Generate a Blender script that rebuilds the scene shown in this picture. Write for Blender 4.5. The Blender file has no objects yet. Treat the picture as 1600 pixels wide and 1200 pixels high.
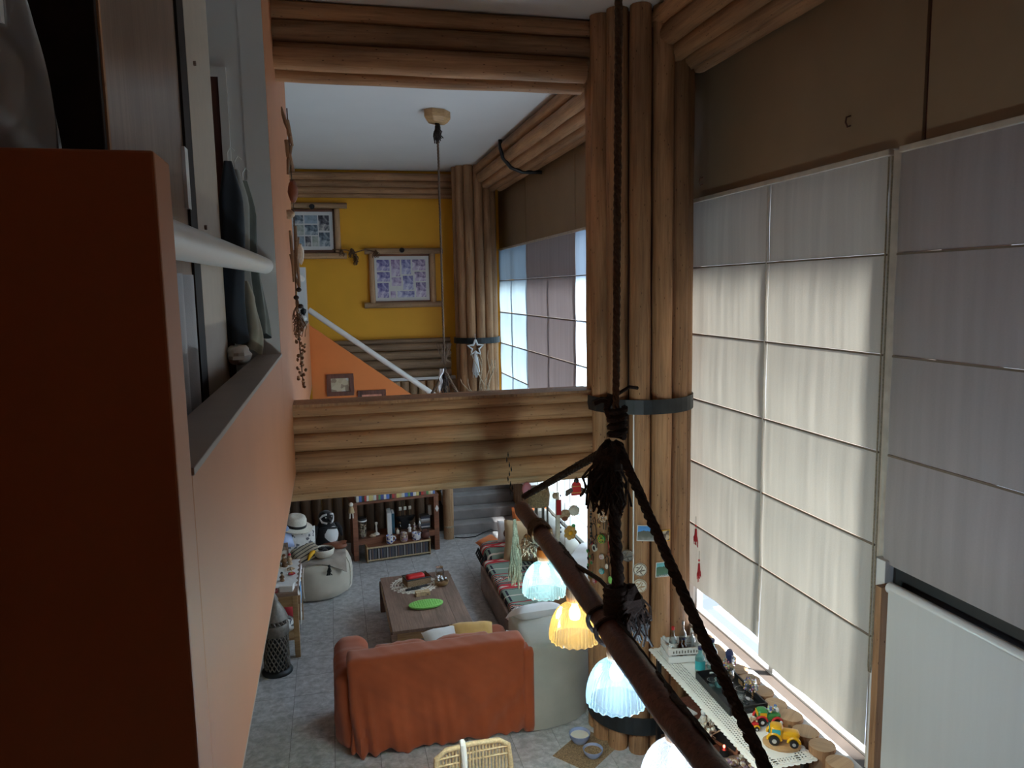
import bpy, bmesh, math, random
from mathutils import Matrix, Vector
from math import sin, cos, pi, sqrt, radians as rad

S = bpy.context.scene
COL = S.collection
rnd = random.Random(7)

# ------------------------------------------------------------------ camera
cam_data = bpy.data.cameras.new('camera')
cam = bpy.data.objects.new('camera', cam_data)
COL.objects.link(cam)
Rr = ((0.97219721, -0.23344509, -0.01832985), (-0.04672141, -0.11667808, -0.99207023), (0.22945523, 0.9653443, -0.12434099))
cam.matrix_world = Matrix(((Rr[0][0], -Rr[1][0], -Rr[2][0], 0), (Rr[0][1], -Rr[1][1], -Rr[2][1], 0), (Rr[0][2], -Rr[1][2], -Rr[2][2], 4.2), (0, 0, 0, 1)))
cam_data.sensor_width = 36
cam_data.lens = 36 * 1183.04 / 1600
cam_data.clip_start = 0.05
S.camera = cam

# ------------------------------------------------------------------ sky, sun, exposure
S.view_settings.view_transform = 'Standard'
S.view_settings.look = 'None'
S.view_settings.gamma = 1
S.view_settings.use_curve_mapping = False
S.view_settings.exposure = 1.5
w = bpy.data.worlds.new('world')
S.world = w
w.use_nodes = True
bg = w.node_tree.nodes['Background']
bg.inputs[0].default_value = (0.88, 0.91, 0.97, 1)
bg.inputs[1].default_value = 0.34
sun_data = bpy.data.lights.new('sun', 'SUN')
sun = bpy.data.objects.new('sun', sun_data)
COL.objects.link(sun)
sun_data.energy = 30.0
sun_data.angle = rad(5)
sun_data.color = (1.0, 0.965, 0.91)
sun.rotation_euler = Vector((-0.20, 0.10, -0.85)).to_track_quat('-Z', 'Y').to_euler()
S.cycles.max_bounces = 10
S.cycles.diffuse_bounces = 6
S.cycles.glossy_bounces = 3
S.cycles.transmission_bounces = 6
S.cycles.transparent_max_bounces = 12
S.cycles.caustics_reflective = False
S.cycles.caustics_refractive = False

# ------------------------------------------------------------------ mesh helpers
class MB:
    """collects shapes, then builds ONE mesh object"""
    def __init__(self):
        self.v = []; self.f = []; self.m = []
    def add(self, vs, fs, mi=0, M=None):
        b = len(self.v)
        for p in vs:
            p = Vector(p)
            self.v.append(M @ p if M else p)
        for f in fs:
            self.f.append(tuple(b + i for i in f)); self.m.append(mi)
        return self
    def box(self, x0, x1, y0, y1, z0, z1, mi=0, M=None):
        vs = [(x0, y0, z0), (x1, y0, z0), (x1, y1, z0), (x0, y1, z0), (x0, y0, z1), (x1, y0, z1), (x1, y1, z1), (x0, y1, z1)]
        return self.add(vs, [(3, 2, 1, 0), (4, 5, 6, 7), (0, 1, 5, 4), (1, 2, 6, 5), (2, 3, 7, 6), (3, 0, 4, 7)], mi, M)
    def cbox(self, c, s, mi=0, M=None):
        return self.box(c[0] - s[0] / 2, c[0] + s[0] / 2, c[1] - s[1] / 2, c[1] + s[1] / 2, c[2] - s[2] / 2, c[2] + s[2] / 2, mi, M)
    def tube(self, pts, r, n=8, mi=0, cap=True, M=None):
        pts = [Vector(p) for p in pts]
        k = len(pts)
        rs = r if isinstance(r, (list, tuple)) else [r] * k
        vs = []; up = None
        for i, p in enumerate(pts):
            d = pts[min(i + 1, k - 1)] - pts[max(i - 1, 0)]
            if d.length < 1e-9: d = Vector((0, 0, 1))
            d.normalize()
            if up is None:
                up = Vector((0, 0, 1)) if abs(d.z) < 0.9 else Vector((1, 0, 0))
            a = d.cross(up)
            if a.length < 1e-6: a = d.cross(Vector((0, 1, 0.3)))
            a.normalize(); up = a.cross(d); b2 = up
            for j in range(n):
                t = 2 * pi * j / n
                vs.append(p + a * cos(t) * rs[i] + b2 * sin(t) * rs[i])
        fs = [(i * n + j, i * n + (j + 1) % n, (i + 1) * n + (j + 1) % n, (i + 1) * n + j) for i in range(k - 1) for j in range(n)]
        if cap:
            fs.append(tuple(range(n - 1, -1, -1))); fs.append(tuple((k - 1) * n + j for j in range(n)))
        return self.add(vs, fs, mi, M)
    def lathe(self, prof, n=20, mi=0, c=(0, 0, 0), M=None, cap=True):
        vs = [(c[0] + r * cos(2 * pi * j / n), c[1] + r * sin(2 * pi * j / n), c[2] + z) for r, z in prof for j in range(n)]
        k = len(prof)
        fs = [(i * n + j, i * n + (j + 1) % n, (i + 1) * n + (j + 1) % n, (i + 1) * n + j) for i in range(k - 1) for j in range(n)]
        if cap:
            if prof[0][0] > 1e-5: fs.append(tuple(range(n - 1, -1, -1)))
            if prof[-1][0] > 1e-5: fs.append(tuple((k - 1) * n + j for j in range(n)))
        return self.add(vs, fs, mi, M)
    def ell(self, c, r, n=12, k=8, mi=0, M=None, jit=0.0):
        prof = []
        vs = []
        for i in range(k + 1):
            a = -pi / 2 + pi * i / k
            for j in range(n):
                t = 2 * pi * j / n
                q = 1 + (rnd.uniform(-jit, jit) if jit else 0)
                vs.append((c[0] + r[0] * cos(a) * cos(t) * q, c[1] + r[1] * cos(a) * sin(t) * q, c[2] + r[2] * sin(a) * q))
        fs = [(i * n + j, i * n + (j + 1) % n, (i + 1) * n + (j + 1) % n, (i + 1) * n + j) for i in range(k) for j in range(n)]
        return self.add(vs, fs, mi, M)
    def prism(self, poly, z0, z1, mi=0, M=None):
        n = len(poly)
        vs = [(x, y, z0) for x, y in poly] + [(x, y, z1) for x, y in poly]
        fs = [tuple(range(n - 1, -1, -1)), tuple(range(n, 2 * n))] + [(i, (i + 1) % n, n + (i + 1) % n, n + i) for i in range(n)]
        return self.add(vs, fs, mi, M)
    def grid(self, fn, nu, nv, mi=0, M=None, thick=0.0):
        """surface fn(u,v)->point, u,v in 0..1; thick adds a back sheet along the normal"""
        vs = [Vector(fn(i / nu, j / nv)) for i in range(nu + 1) for j in range(nv + 1)]
        q = nv + 1
        fs = [(i * q + j, (i + 1) * q + j, (i + 1) * q + j + 1, i * q + j + 1) for i in range(nu) for j in range(nv)]
        if not thick:
            return self.add(vs, fs, mi, M)
        N = [Vector((0, 0, 0)) for _ in vs]
        for f in fs:
            nn = (vs[f[1]] - vs[f[0]]).cross(vs[f[3]] - vs[f[0]])
            for i in f: N[i] += nn
        back = []
        for p, nn in zip(vs, N):
            if nn.length > 1e-12: nn.normalize()
            back.append(p - nn * thick)
        b = len(vs)
        fs2 = [tuple(b + i for i in reversed(f)) for f in fs]
        edge = [i * q for i in range(nu + 1)] + [nu * q + j for j in range(1, nv + 1)] + [i * q + nv for i in range(nu - 1, -1, -1)] + [j for j in range(nv - 1, 0, -1)]
        ring = [(edge[(i + 1) % len(edge)], edge[i], b + edge[i], b + edge[(i + 1) % len(edge)]) for i in range(len(edge))]
        return self.add(vs + back, fs + fs2 + ring, mi, M)
    def mesh(self, name, mats, smooth=False):
        me = bpy.data.meshes.new(name)
        me.from_pydata([tuple(p) for p in self.v], [], self.f)
        for m in (mats if isinstance(mats, (list, tuple)) else [mats]): me.materials.append(m)
        me.polygons.foreach_set('material_index', self.m)
        bm = bmesh.new(); bm.from_mesh(me)
        bmesh.ops.remove_doubles(bm, verts=bm.verts, dist=1e-5)
        bmesh.ops.recalc_face_normals(bm, faces=bm.faces)
        if smooth:
            for f in bm.faces: f.smooth = True
            lim = rad(smooth if smooth is not True else 40)
            for e in bm.edges:
                if len(e.link_faces) == 2 and e.calc_face_angle(0) > lim: e.smooth = False
        bm.to_mesh(me); bm.free()
        return me
    def build(self, name, mats, parent=None, smooth=False, bevel=0.0):
        me = self.mesh(name, mats, smooth)
        o = bpy.data.objects.new(name, me)
        COL.objects.link(o)
        if parent: o.parent = parent
        if bevel:
            b = o.modifiers.new('bevel', 'BEVEL'); b.width = bevel; b.segments = 2; b.limit_method = 'ANGLE'; b.angle_limit = rad(40)
        return o

def RZ(a): return Matrix.Rotation(a, 4, 'Z')
def RX(a): return Matrix.Rotation(a, 4, 'X')
def RY(a): return Matrix.Rotation(a, 4, 'Y')
def T(x, y, z): return Matrix.Translation((x, y, z))

def tag(o, label, cat, group=None, kind=None):
    o['label'] = label; o['category'] = cat
    if group: o['group'] = group
    if kind: o['kind'] = kind
    return o
def thing(name, label, cat, loc=(0, 0, 0), rz=0, group=None):
    o = bpy.data.objects.new(name, None); COL.objects.link(o)
    o.location = loc; o.rotation_euler = (0, 0, rz); o.empty_display_size = 0.1
    return tag(o, label, cat, group)
def struct(o, label=None, cat=None):
    o['kind'] = 'structure'
    if label: o['label'] = label
    if cat: o['category'] = cat
    return o
def sempty(name, label, cat, loc=(0, 0, 0)):
    o = bpy.data.objects.new(name, None); COL.objects.link(o); o.location = loc
    return struct(o, label, cat)
def put(mesh, name, parent, loc=(0, 0, 0), rot=None, scale=None):
    o = bpy.data.objects.new(name, mesh); COL.objects.link(o)
    o.location = loc
    if rot is not None: o.rotation_euler = rot
    if scale: o.scale = scale
    if parent: o.parent = parent
    return o
def copy_tree(o, parent=None):
    c = o.copy(); COL.objects.link(c)
    if parent: c.parent = parent
    for ch in list(o.children): copy_tree(ch, c)
    return c
def wob(x, s=0.0): return sin(x * 3.1 + s) * 0.5 + sin(x * 7.3 + s * 2.1) * 0.3 + sin(x * 13.7 + s * 0.7) * 0.2

# ------------------------------------------------------------------ material helpers
def new_mat(name):
    m = bpy.data.materials.new(name); m.use_nodes = True
    nt = m.node_tree
    return m, nt, nt.nodes, nt.links, nt.nodes['Principled BSDF']
def ramp(N, stops):
    r = N.new('ShaderNodeValToRGB')
    e = r.color_ramp.elements
    while len(e) < len(stops): e.new(0.5)
    for el, (p, c) in zip(e, stops):
        el.position = p; el.color = (c[0], c[1], c[2], 1)
    return r
def plain(name, col, rough=0.6, var=0.12, scale=12, metal=0.0, bump=0.0, spec=0.5, trans=0.0, sub=0.0):
    m, nt, N, L, B = new_mat(name)
    B.inputs['Roughness'].default_value = rough; B.inputs['Metallic'].default_value = metal
    B.inputs['Specular IOR Level'].default_value = spec
    tc = N.new('ShaderNodeTexCoord'); no = N.new('ShaderNodeTexNoise'); no.inputs['Scale'].default_value = scale; no.inputs['Detail'].default_value = 4
    L.new(tc.outputs['Object'], no.inputs['Vector'])
    lo = [max(0, c * (1 - var)) for c in col]; hi = [min(1, c * (1 + var)) for c in col]
    r = ramp(N, [(0.3, lo), (0.7, hi)])
    L.new(no.outputs['Fac'], r.inputs['Fac']); L.new(r.outputs['Color'], B.inputs['Base Color'])
    if bump:
        b = N.new('ShaderNodeBump'); b.inputs['Strength'].default_value = bump; b.inputs['Distance'].default_value = 0.01
        L.new(no.outputs['Fac'], b.inputs['Height']); L.new(b.outputs['Normal'], B.inputs['Normal'])
    if trans:
        B.inputs['Transmission Weight'].default_value = trans
    return m
def wood(name, dark, mid, light, rough=0.55, axis='Z', scale=1.0, rings=9.0, bump=0.25, knots=True):
    """log / plank wood: grain stretched along a local axis, a random tone per object"""
    m, nt, N, L, B = new_mat(name)
    B.inputs['Roughness'].default_value = rough
    tc = N.new('ShaderNodeTexCoord'); oi = N.new('ShaderNodeObjectInfo')
    mp = N.new('ShaderNodeMapping'); L.new(tc.outputs['Object'], mp.inputs['Vector'])
    a = 'XYZ'.index(axis)
    sc = [26 * scale] * 3; sc[a] = 1.1 * scale
    mp.inputs['Scale'].default_value = sc
    add = N.new('ShaderNodeVectorMath'); add.operation = 'ADD'
    mul = N.new('ShaderNodeMath'); mul.operation = 'MULTIPLY'; mul.inputs[1].default_value = 57.0
    L.new(oi.outputs['Random'], mul.inputs[0]); L.new(mp.outputs['Vector'], add.inputs[0]); L.new(mul.outputs[0], add.inputs[1])
    n1 = N.new('ShaderNodeTexNoise'); n1.inputs['Scale'].default_value = 1.6; n1.inputs['Detail'].default_value = 7; n1.inputs['Roughness'].default_value = 0.68; n1.inputs['Distortion'].default_value = 0.6
    L.new(add.outputs[0], n1.inputs['Vector'])
    r = ramp(N, [(0.25, dark), (0.48, mid), (0.75, light)])
    L.new(n1.outputs['Fac'], r.inputs['Fac'])
    # broad blotches
    mp2 = N.new('ShaderNodeMapping'); s2 = [3.0 * scale] * 3; s2[a] = 1.2 * scale; mp2.inputs['Scale'].default_value = s2
    L.new(tc.outputs['Object'], mp2.inputs['Vector'])
    add2 = N.new('ShaderNodeVectorMath'); add2.operation = 'ADD'; L.new(mp2.outputs['Vector'], add2.inputs[0]); L.new(mul.outputs[0], add2.inputs[1])
    n2 = N.new('ShaderNodeTexNoise'); n2.inputs['Scale'].default_value = 1.0; n2.inputs['Detail'].default_value = 3; L.new(add2.outputs[0], n2.inputs['Vector'])
    hs = N.new('ShaderNodeHueSaturation')
    mr = N.new('ShaderNodeMapRange'); mr.inputs['To Min'].default_value = 0.72; mr.inputs['To Max'].default_value = 1.26; mr.inputs['From Min'].default_value = 0.3; mr.inputs['From Max'].default_value = 0.7
    L.new(n2.outputs['Fac'], mr.inputs['Value'])
    m3 = N.new('ShaderNodeMath'); m3.operation = 'MULTIPLY'
    mr2 = N.new('ShaderNodeMapRange'); mr2.inputs['To Min'].default_value = 0.78; mr2.inputs['To Max'].default_value = 1.2; L.new(oi.outputs['Random'], mr2.inputs['Value'])
    L.new(mr.outputs[0], m3.inputs[0]); L.new(mr2.outputs[0], m3.inputs[1]); L.new(m3.outputs[0], hs.inputs['Value'])
    L.new(r.outputs['Color'], hs.inputs['Color'])
    out = hs.outputs['Color']
    if knots:
        v = N.new('ShaderNodeTexVoronoi'); mp3 = N.new('ShaderNodeMapping'); s3 = [6 * scale] * 3; s3[a] = 2.2 * scale; mp3.inputs['Scale'].default_value = s3
        L.new(tc.outputs['Object'], mp3.inputs['Vector'])
        add3 = N.new('ShaderNodeVectorMath'); add3.operation = 'ADD'; L.new(mp3.outputs['Vector'], add3.inputs[0]); L.new(mul.outputs[0], add3.inputs[1])
        L.new(add3.outputs[0], v.inputs['Vector'])
        kr = ramp(N, [(0.0, (0.16, 0.1, 0.06)), (0.07, (0.3, 0.22, 0.16)), (0.13, (1, 1, 1))])
        L.new(v.outputs['Distance'], kr.inputs['Fac'])
        mx = N.new('ShaderNodeMix'); mx.data_type = 'RGBA'; mx.blend_type = 'MULTIPLY'; mx.inputs['Factor'].default_value = 1.0
        L.new(out, mx.inputs['A']); L.new(kr.outputs['Color'], mx.inputs['B']); out = mx.outputs['Result']
    L.new(out, B.inputs['Base Color'])
    b = N.new('ShaderNodeBump'); b.inputs['Strength'].default_value = bump; b.inputs['Distance'].default_value = 0.02
    L.new(n1.outputs['Fac'], b.inputs['Height']); L.new(b.outputs['Normal'], B.inputs['Normal'])
    return m
def fabric(name, col, var=0.15, weave=220, rough=0.9, bump=0.3, col2=None):
    m, nt, N, L, B = new_mat(name)
    B.inputs['Roughness'].default_value = rough; B.inputs['Specular IOR Level'].default_value = 0.15
    B.inputs['Sheen Weight'].default_value = 0.25
    tc = N.new('ShaderNodeTexCoord')
    n1 = N.new('ShaderNodeTexNoise'); n1.inputs['Scale'].default_value = 4; n1.inputs['Detail'].default_value = 5; L.new(tc.outputs['Object'], n1.inputs['Vector'])
    n2 = N.new('ShaderNodeTexNoise'); n2.inputs['Scale'].default_value = weave; L.new(tc.outputs['Object'], n2.inputs['Vector'])
    c2 = col2 or [min(1, c * (1 + var)) for c in col]
    r = ramp(N, [(0.3, [c * (1 - var) for c in col]), (0.7, c2)])
    L.new(n1.outputs['Fac'], r.inputs['Fac']); L.new(r.outputs['Color'], B.inputs['Base Color'])
    b = N.new('ShaderNodeBump'); b.inputs['Strength'].default_value = bump; b.inputs['Distance'].default_value = 0.003
    L.new(n2.outputs['Fac'], b.inputs['Height']); L.new(b.outputs['Normal'], B.inputs['Normal'])
    return m
def thin_glass(name, tint=(1, 1, 1), gloss=0.1, solid=None, solid_fac=0.0):
    """a pane or thin vessel: lets light straight through, with a mirror-like coat"""
    m, nt, N, L, B = new_mat(name)
    N.remove(B)
    o = N['Material Output']
    t = N.new('ShaderNodeBsdfTransparent'); t.inputs[0].default_value = (*tint, 1)
    g = N.new('ShaderNodeBsdfGlossy'); g.inputs['Roughness'].default_value = 0.03
    fr = N.new('ShaderNodeLayerWeight'); fr.inputs['Blend'].default_value = gloss
    mx = N.new('ShaderNodeMixShader'); L.new(fr.outputs['Facing'], mx.inputs[0]); L.new(t.outputs[0], mx.inputs[1]); L.new(g.outputs[0], mx.inputs[2])
    out = mx.outputs[0]
    if solid:
        d = N.new('ShaderNodeBsdfDiffuse'); d.inputs[0].default_value = (*solid, 1)
        m2 = N.new('ShaderNodeMixShader'); m2.inputs[0].default_value = solid_fac
        L.new(out, m2.inputs[1]); L.new(d.outputs[0], m2.inputs[2]); out = m2.outputs[0]
    L.new(out, o.inputs['Surface'])
    return m
def blind_fabric(name, refl, trans, sheer=0.0, streak=0.10):
    """woven roman-blind cloth: part reflects, part lets daylight through diffusely"""
    m, nt, N, L, B = new_mat(name)
    N.remove(B)
    o = N['Material Output']
    tc = N.new('ShaderNodeTexCoord'); mp = N.new('ShaderNodeMapping'); mp.inputs['Scale'].default_value = (1, 9, 0.5); L.new(tc.outputs['Object'], mp.inputs['Vector'])
    n1 = N.new('ShaderNodeTexNoise'); n1.inputs['Scale'].default_value = 1.5; n1.inputs['Detail'].default_value = 5; L.new(mp.outputs[0], n1.inputs['Vector'])
    mp2 = N.new('ShaderNodeMapping'); mp2.inputs['Scale'].default_value = (1, 60, 170); L.new(tc.outputs['Object'], mp2.inputs['Vector'])
    n2 = N.new('ShaderNodeTexNoise'); n2.inputs['Scale'].default_value = 1.0; n2.inputs['Detail'].default_value = 2; L.new(mp2.outputs[0], n2.inputs['Vector'])
    ad = N.new('ShaderNodeMath'); ad.operation = 'MULTIPLY_ADD'; ad.inputs[1].default_value = 0.35; L.new(n2.outputs['Fac'], ad.inputs[0]); L.new(n1.outputs['Fac'], ad.inputs[2])
    mr = N.new('ShaderNodeMapRange'); mr.inputs['From Min'].default_value = 0.45; mr.inputs['From Max'].default_value = 0.9; mr.inputs['To Min'].default_value = 1 - streak; mr.inputs['To Max'].default_value = 1 + streak * 0.6
    L.new(ad.outputs[0], mr.inputs['Value'])
    def scaled(col):
        v = N.new('ShaderNodeMix'); v.data_type = 'RGBA'; v.blend_type = 'MULTIPLY'; v.inputs['Factor'].default_value = 1
        v.inputs['A'].default_value = (*col, 1); L.new(mr.outputs[0], v.inputs['B']); return v.outputs['Result']
    d = N.new('ShaderNodeBsdfDiffuse'); L.new(scaled(refl), d.inputs['Color'])
    t = N.new('ShaderNodeBsdfTranslucent'); L.new(scaled(trans), t.inputs['Color'])
    a = N.new('ShaderNodeAddShader'); L.new(d.outputs[0], a.inputs[0]); L.new(t.outputs[0], a.inputs[1])
    out = a.outputs[0]
    if sheer:
        tr = N.new('ShaderNodeBsdfTransparent'); mx = N.new('ShaderNodeMixShader'); mx.inputs[0].default_value = sheer
        L.new(out, mx.inputs[1]); L.new(tr.outputs[0], mx.inputs[2]); out = mx.outputs[0]
    L.new(out, o.inputs['Surface'])
    return m
def emit(name, col, s):
    m, nt, N, L, B = new_mat(name)
    B.inputs['Emission Color'].default_value = (*col, 1); B.inputs['Emission Strength'].default_value = s; B.inputs['Base Color'].default_value = (*col, 1)
    return m

M = {}
M['log'] = wood('log_wood', (0.20, 0.10, 0.046), (0.38, 0.20, 0.098), (0.50, 0.285, 0.145), rough=0.68, bump=0.45)
M['log_grey'] = wood('weathered_log_wood', (0.15, 0.09, 0.052), (0.27, 0.168, 0.098), (0.38, 0.25, 0.15), rough=0.6)
M['log_end'] = wood('cut_log_wood', (0.27, 0.16, 0.08), (0.42, 0.27, 0.15), (0.52, 0.35, 0.2), axis='X', knots=False)
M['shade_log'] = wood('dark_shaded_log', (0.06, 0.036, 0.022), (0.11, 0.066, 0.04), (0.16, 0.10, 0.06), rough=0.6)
M['pale_log'] = wood('pale_log_wood', (0.28, 0.15, 0.075), (0.46, 0.28, 0.15), (0.6, 0.4, 0.24))
M['dark_log'] = wood('dark_red_log_wood', (0.05, 0.018, 0.012), (0.13, 0.045, 0.03), (0.22, 0.09, 0.06), rough=0.4)
M['table_wood'] = wood('table_wood', (0.11, 0.068, 0.048), (0.19, 0.122, 0.092), (0.27, 0.185, 0.145), axis='X', scale=1.6, knots=False, bump=0.1)
M['table_top'] = wood('table_top_wood', (0.11, 0.068, 0.048), (0.19, 0.122, 0.092), (0.27, 0.185, 0.145), axis='Y', scale=1.6, knots=False, bump=0.1)
M['shelf_wood'] = wood('red_shelf_wood', (0.1, 0.035, 0.02), (0.2, 0.075, 0.04), (0.29, 0.12, 0.065), axis='X', scale=1.6, knots=False, bump=0.1)
M['oak'] = wood('light_oak', (0.26, 0.14, 0.06), (0.4, 0.24, 0.11), (0.5, 0.32, 0.16), axis='X', scale=1.6, knots=False, bump=0.1)
M['orange'] = plain('orange_wall_paint', (0.45, 0.172, 0.073), rough=0.55, var=0.04, scale=2.5, bump=0.04)
M['orange_deep'] = plain('deep_orange_wall_paint', (0.78, 0.23, 0.055), rough=0.55, var=0.04, scale=2.5, bump=0.04)
M['yellow'] = plain('yellow_wall_paint', (0.86, 0.42, 0.022), rough=0.6, var=0.04, scale=2.0, bump=0.03)
M['white_paint'] = plain('white_wall_paint', (0.72, 0.71, 0.70), rough=0.65, var=0.03, scale=2)
M['ceiling'] = plain('white_ceiling_paint', (0.72, 0.71, 0.71), rough=0.8, var=0.02, scale=1.5)
M['khaki'] = plain('khaki_panel_paint', (0.33, 0.245, 0.16), rough=0.55, var=0.06, scale=2)
M['sill_grey'] = plain('brown_grey_sill_paint', (0.30, 0.235, 0.2), rough=0.5, var=0.06, scale=5)
M['white_metal'] = plain('white_enamel_metal', (0.78, 0.78, 0.77), rough=0.3, var=0.02)
M['alu'] = plain('aluminium', (0.75, 0.75, 0.75), rough=0.35, metal=0.7, var=0.03)
M['iron'] = plain('blackened_iron', (0.022, 0.026, 0.03), rough=0.45, metal=0.4, var=0.25, scale=9, bump=0.05)
M['black'] = plain('black_plastic', (0.012, 0.012, 0.014), rough=0.4, var=0.1)
M['rope'] = plain('dark_rope', (0.035, 0.022, 0.018), rough=0.9, var=0.4, scale=120, bump=0.5)
M['twine'] = plain('brown_twine', (0.14, 0.09, 0.06), rough=0.9, var=0.3, scale=90, bump=0.4)
M['jute'] = plain('grey_jute', (0.33, 0.28, 0.2), rough=0.95, var=0.3, scale=80, bump=0.4)
M['glass'] = thin_glass('window_glass', (0.95, 0.98, 1.0), 0.08)
M['clear'] = thin_glass('clear_glass', (0.93, 0.97, 0.98), 0.5)
M['blind'] = blind_fabric('cream_blind_cloth', (0.44, 0.42, 0.395), (0.278, 0.270, 0.253))
M['blind_shaded'] = blind_fabric('shaded_blind_cloth', (0.36, 0.335, 0.33), (0.21, 0.199, 0.203))  # blind cloth with the outside shade put into its colour
M['sheer'] = blind_fabric('sheer_blind_cloth', (0.13, 0.14, 0.14), (0.44, 0.51, 0.55), streak=0.06)
M['sheer_open'] = blind_fabric('thin_sheer_cloth', (0.05, 0.05, 0.05), (0.80, 0.88, 0.94), streak=0.06)
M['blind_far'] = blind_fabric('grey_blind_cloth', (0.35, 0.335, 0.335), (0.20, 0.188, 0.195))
M['carpet'] = fabric('grey_stair_carpet', (0.27, 0.255, 0.26), var=0.2)
M['paving'] = plain('outdoor_paving', (0.018, 0.025, 0.038), rough=0.9, var=0.1, scale=1)
M['tile'] = None
# ------------------------------------------------------------------ setting
XL, XR, ZC, YF = -0.335, 3.30, 6.46, 14.80
def tile_mat():
    m, nt, N, L, B = new_mat('grey_stone_tile')
    B.inputs['Roughness'].default_value = 0.34
    tc = N.new('ShaderNodeTexCoord'); oi = N.new('ShaderNodeObjectInfo')
    mu = N.new('ShaderNodeMath'); mu.operation = 'MULTIPLY'; mu.inputs[1].default_value = 31; L.new(oi.outputs['Random'], mu.inputs[0])
    ad = N.new('ShaderNodeVectorMath'); L.new(tc.outputs['Object'], ad.inputs[0]); L.new(mu.outputs[0], ad.inputs[1])
    n = N.new('ShaderNodeTexNoise'); n.inputs['Scale'].default_value = 13; n.inputs['Detail'].default_value = 8; n.inputs['Roughness'].default_value = 0.7; n.inputs['Distortion'].default_value = 0.4
    L.new(ad.outputs[0], n.inputs['Vector'])
    r = ramp(N, [(0.3, (0.27, 0.275, 0.285)), (0.5, (0.45, 0.455, 0.47)), (0.68, (0.64, 0.645, 0.66))])
    L.new(n.outputs['Fac'], r.inputs['Fac'])
    L.new(r.outputs['Color'], B.inputs['Base Color'])
    b = N.new('ShaderNodeBump'); b.inputs['Strength'].default_value = 0.08; b.inputs['Distance'].default_value = 0.004; L.new(n.outputs['Fac'], b.inputs['Height']); L.new(b.outputs['Normal'], B.inputs['Normal'])
    return m
M['tile'] = tile_mat()
M['grout'] = plain('dark_grout', (0.10, 0.10, 0.105), rough=0.9)
fl = MB().box(-1.3, 3.6, -2.6, 15.0, -0.15, -0.004).build('floor', M['grout'])
struct(fl, 'grey stone tiled living room floor', 'floor')
tm = MB().box(-0.2005, 0.2005, -0.2075, 0.2075, -0.006, 0.0).mesh('floor_tile', M['tile'])
for i in range(11):
    for j in range(24):
        x = -0.143 - 2.5 * 0.405 + 0.405 * i; y = 8.24 - 7.5 * 0.419 + 0.419 * j
        if y > 12.95 or x > 3.5: continue
        put(tm, 'floor_tile', fl, (x, y, rnd.uniform(-0.0006, 0.0006)))

struct(MB().box(-3.8, 3.43, -0.75, 15.0, ZC, ZC + 0.15).build('ceiling', M['ceiling']), 'white upper ceiling', 'ceiling')

# upper left wall, orange paint, with two wide openings on to the double height
wl = MB()
wl.box(XL - 0.145, XL, 1.88, 5.35, 2.72, 3.78)
wl.box(XL - 0.145, XL, 5.35, 8.2, 2.72, ZC)
wl.box(XL - 0.145, XL, 8.2, 12.45, 2.72, 3.74)
wl.box(XL - 0.145, XL, 12.45, 12.58, 2.72, 4.6)
wl.box(XL - 0.145, XL, 12.58, 12.75, 2.72, 3.72)
wl.box(-0.9, XL, 1.72, 1.88, 2.72, 4.495)
wall_left = wl.build('wall_left', M['orange'], bevel=0.006); struct(wall_left, 'orange mezzanine wall with two wide openings over the living room', 'wall')
MB().box(-0.487, XL + 0.006, 1.88, 5.352, 3.775, 3.795).build('sill', M['sill_grey'], wall_left, bevel=0.003)
MB().box(-0.487, XL + 0.006, 8.2, 12.45, 3.735, 3.755).build('sill', M['sill_grey'], wall_left)
MB().box(-0.487, XL - 0.002, 5.346, 5.352, 3.795, ZC).build('reveal', M['white_paint'], wall_left)
MB().box(-0.487, XL - 0.004, 12.443, 12.452, 3.755, 4.6).build('reveal', M['white_paint'], wall_left)
# mezzanine room behind it
struct(MB().box(-3.8, XL - 0.002, 1.74, 14.78, 2.70, 2.84).build('floor', M['sill_grey']), 'mezzanine floor slab', 'floor')
struct(MB().box(-3.8, -3.65, -2.7, 14.9, -0.1, ZC).build('wall_left_rear', M['white_paint']), 'white rear wall of the mezzanine room', 'wall')
wj = MB().box(-3.66, -0.481, 5.355, 5.50, 2.84, ZC).build('wall_partition', M['white_paint']); struct(wj, 'white partition wall at the end of the mezzanine room', 'wall')
d1 = sempty('door_1', 'red brown door in a white frame in the partition wall', 'door', (-0.86, 5.35, 2.84))
fr = MB(); fr.box(0.235, 0.285, -0.025, 0.004, 0, 2.80); fr.box(-0.70, -0.65, -0.025, 0.004, 0, 2.80); fr.box(-0.65, 0.235, -0.025, 0.004, 2.74, 2.80); fr.build('door_frame', M['white_metal'], d1)
M['door_red'] = wood('dark_red_door', (0.05, 0.014, 0.01), (0.09, 0.026, 0.018), (0.13, 0.04, 0.028), knots=False, bump=0.05)
MB().box(-0.65, 0.235, -0.012, 0.004, 0.0, 2.74).build('door_leaf', M['door_red'], d1)
struct(MB().box(-1.3, -1.15, -0.6, 12.7, -0.1, 2.70).build('wall_left_lower', M['log_grey']), 'brown wall under the mezzanine', 'wall')
struct(MB().box(-3.8, 3.6, -0.75, -0.6, -0.1, ZC).build('wall_back', M['orange']), 'wall behind the viewer', 'wall')
struct(MB().box(-3.6, 1.4, -0.6, 1.1, 2.62, 2.80).build('floor', M['sill_grey']), 'landing the photograph is taken from', 'floor')

struct(MB().box(-1.15, -1.0, -0.6, 1.72, 2.8, ZC).build('wall_bounce', M['orange']), 'orange wall added beside the landing to bounce light', 'wall')  # added out of view to bounce light on to the parapet front
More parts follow.
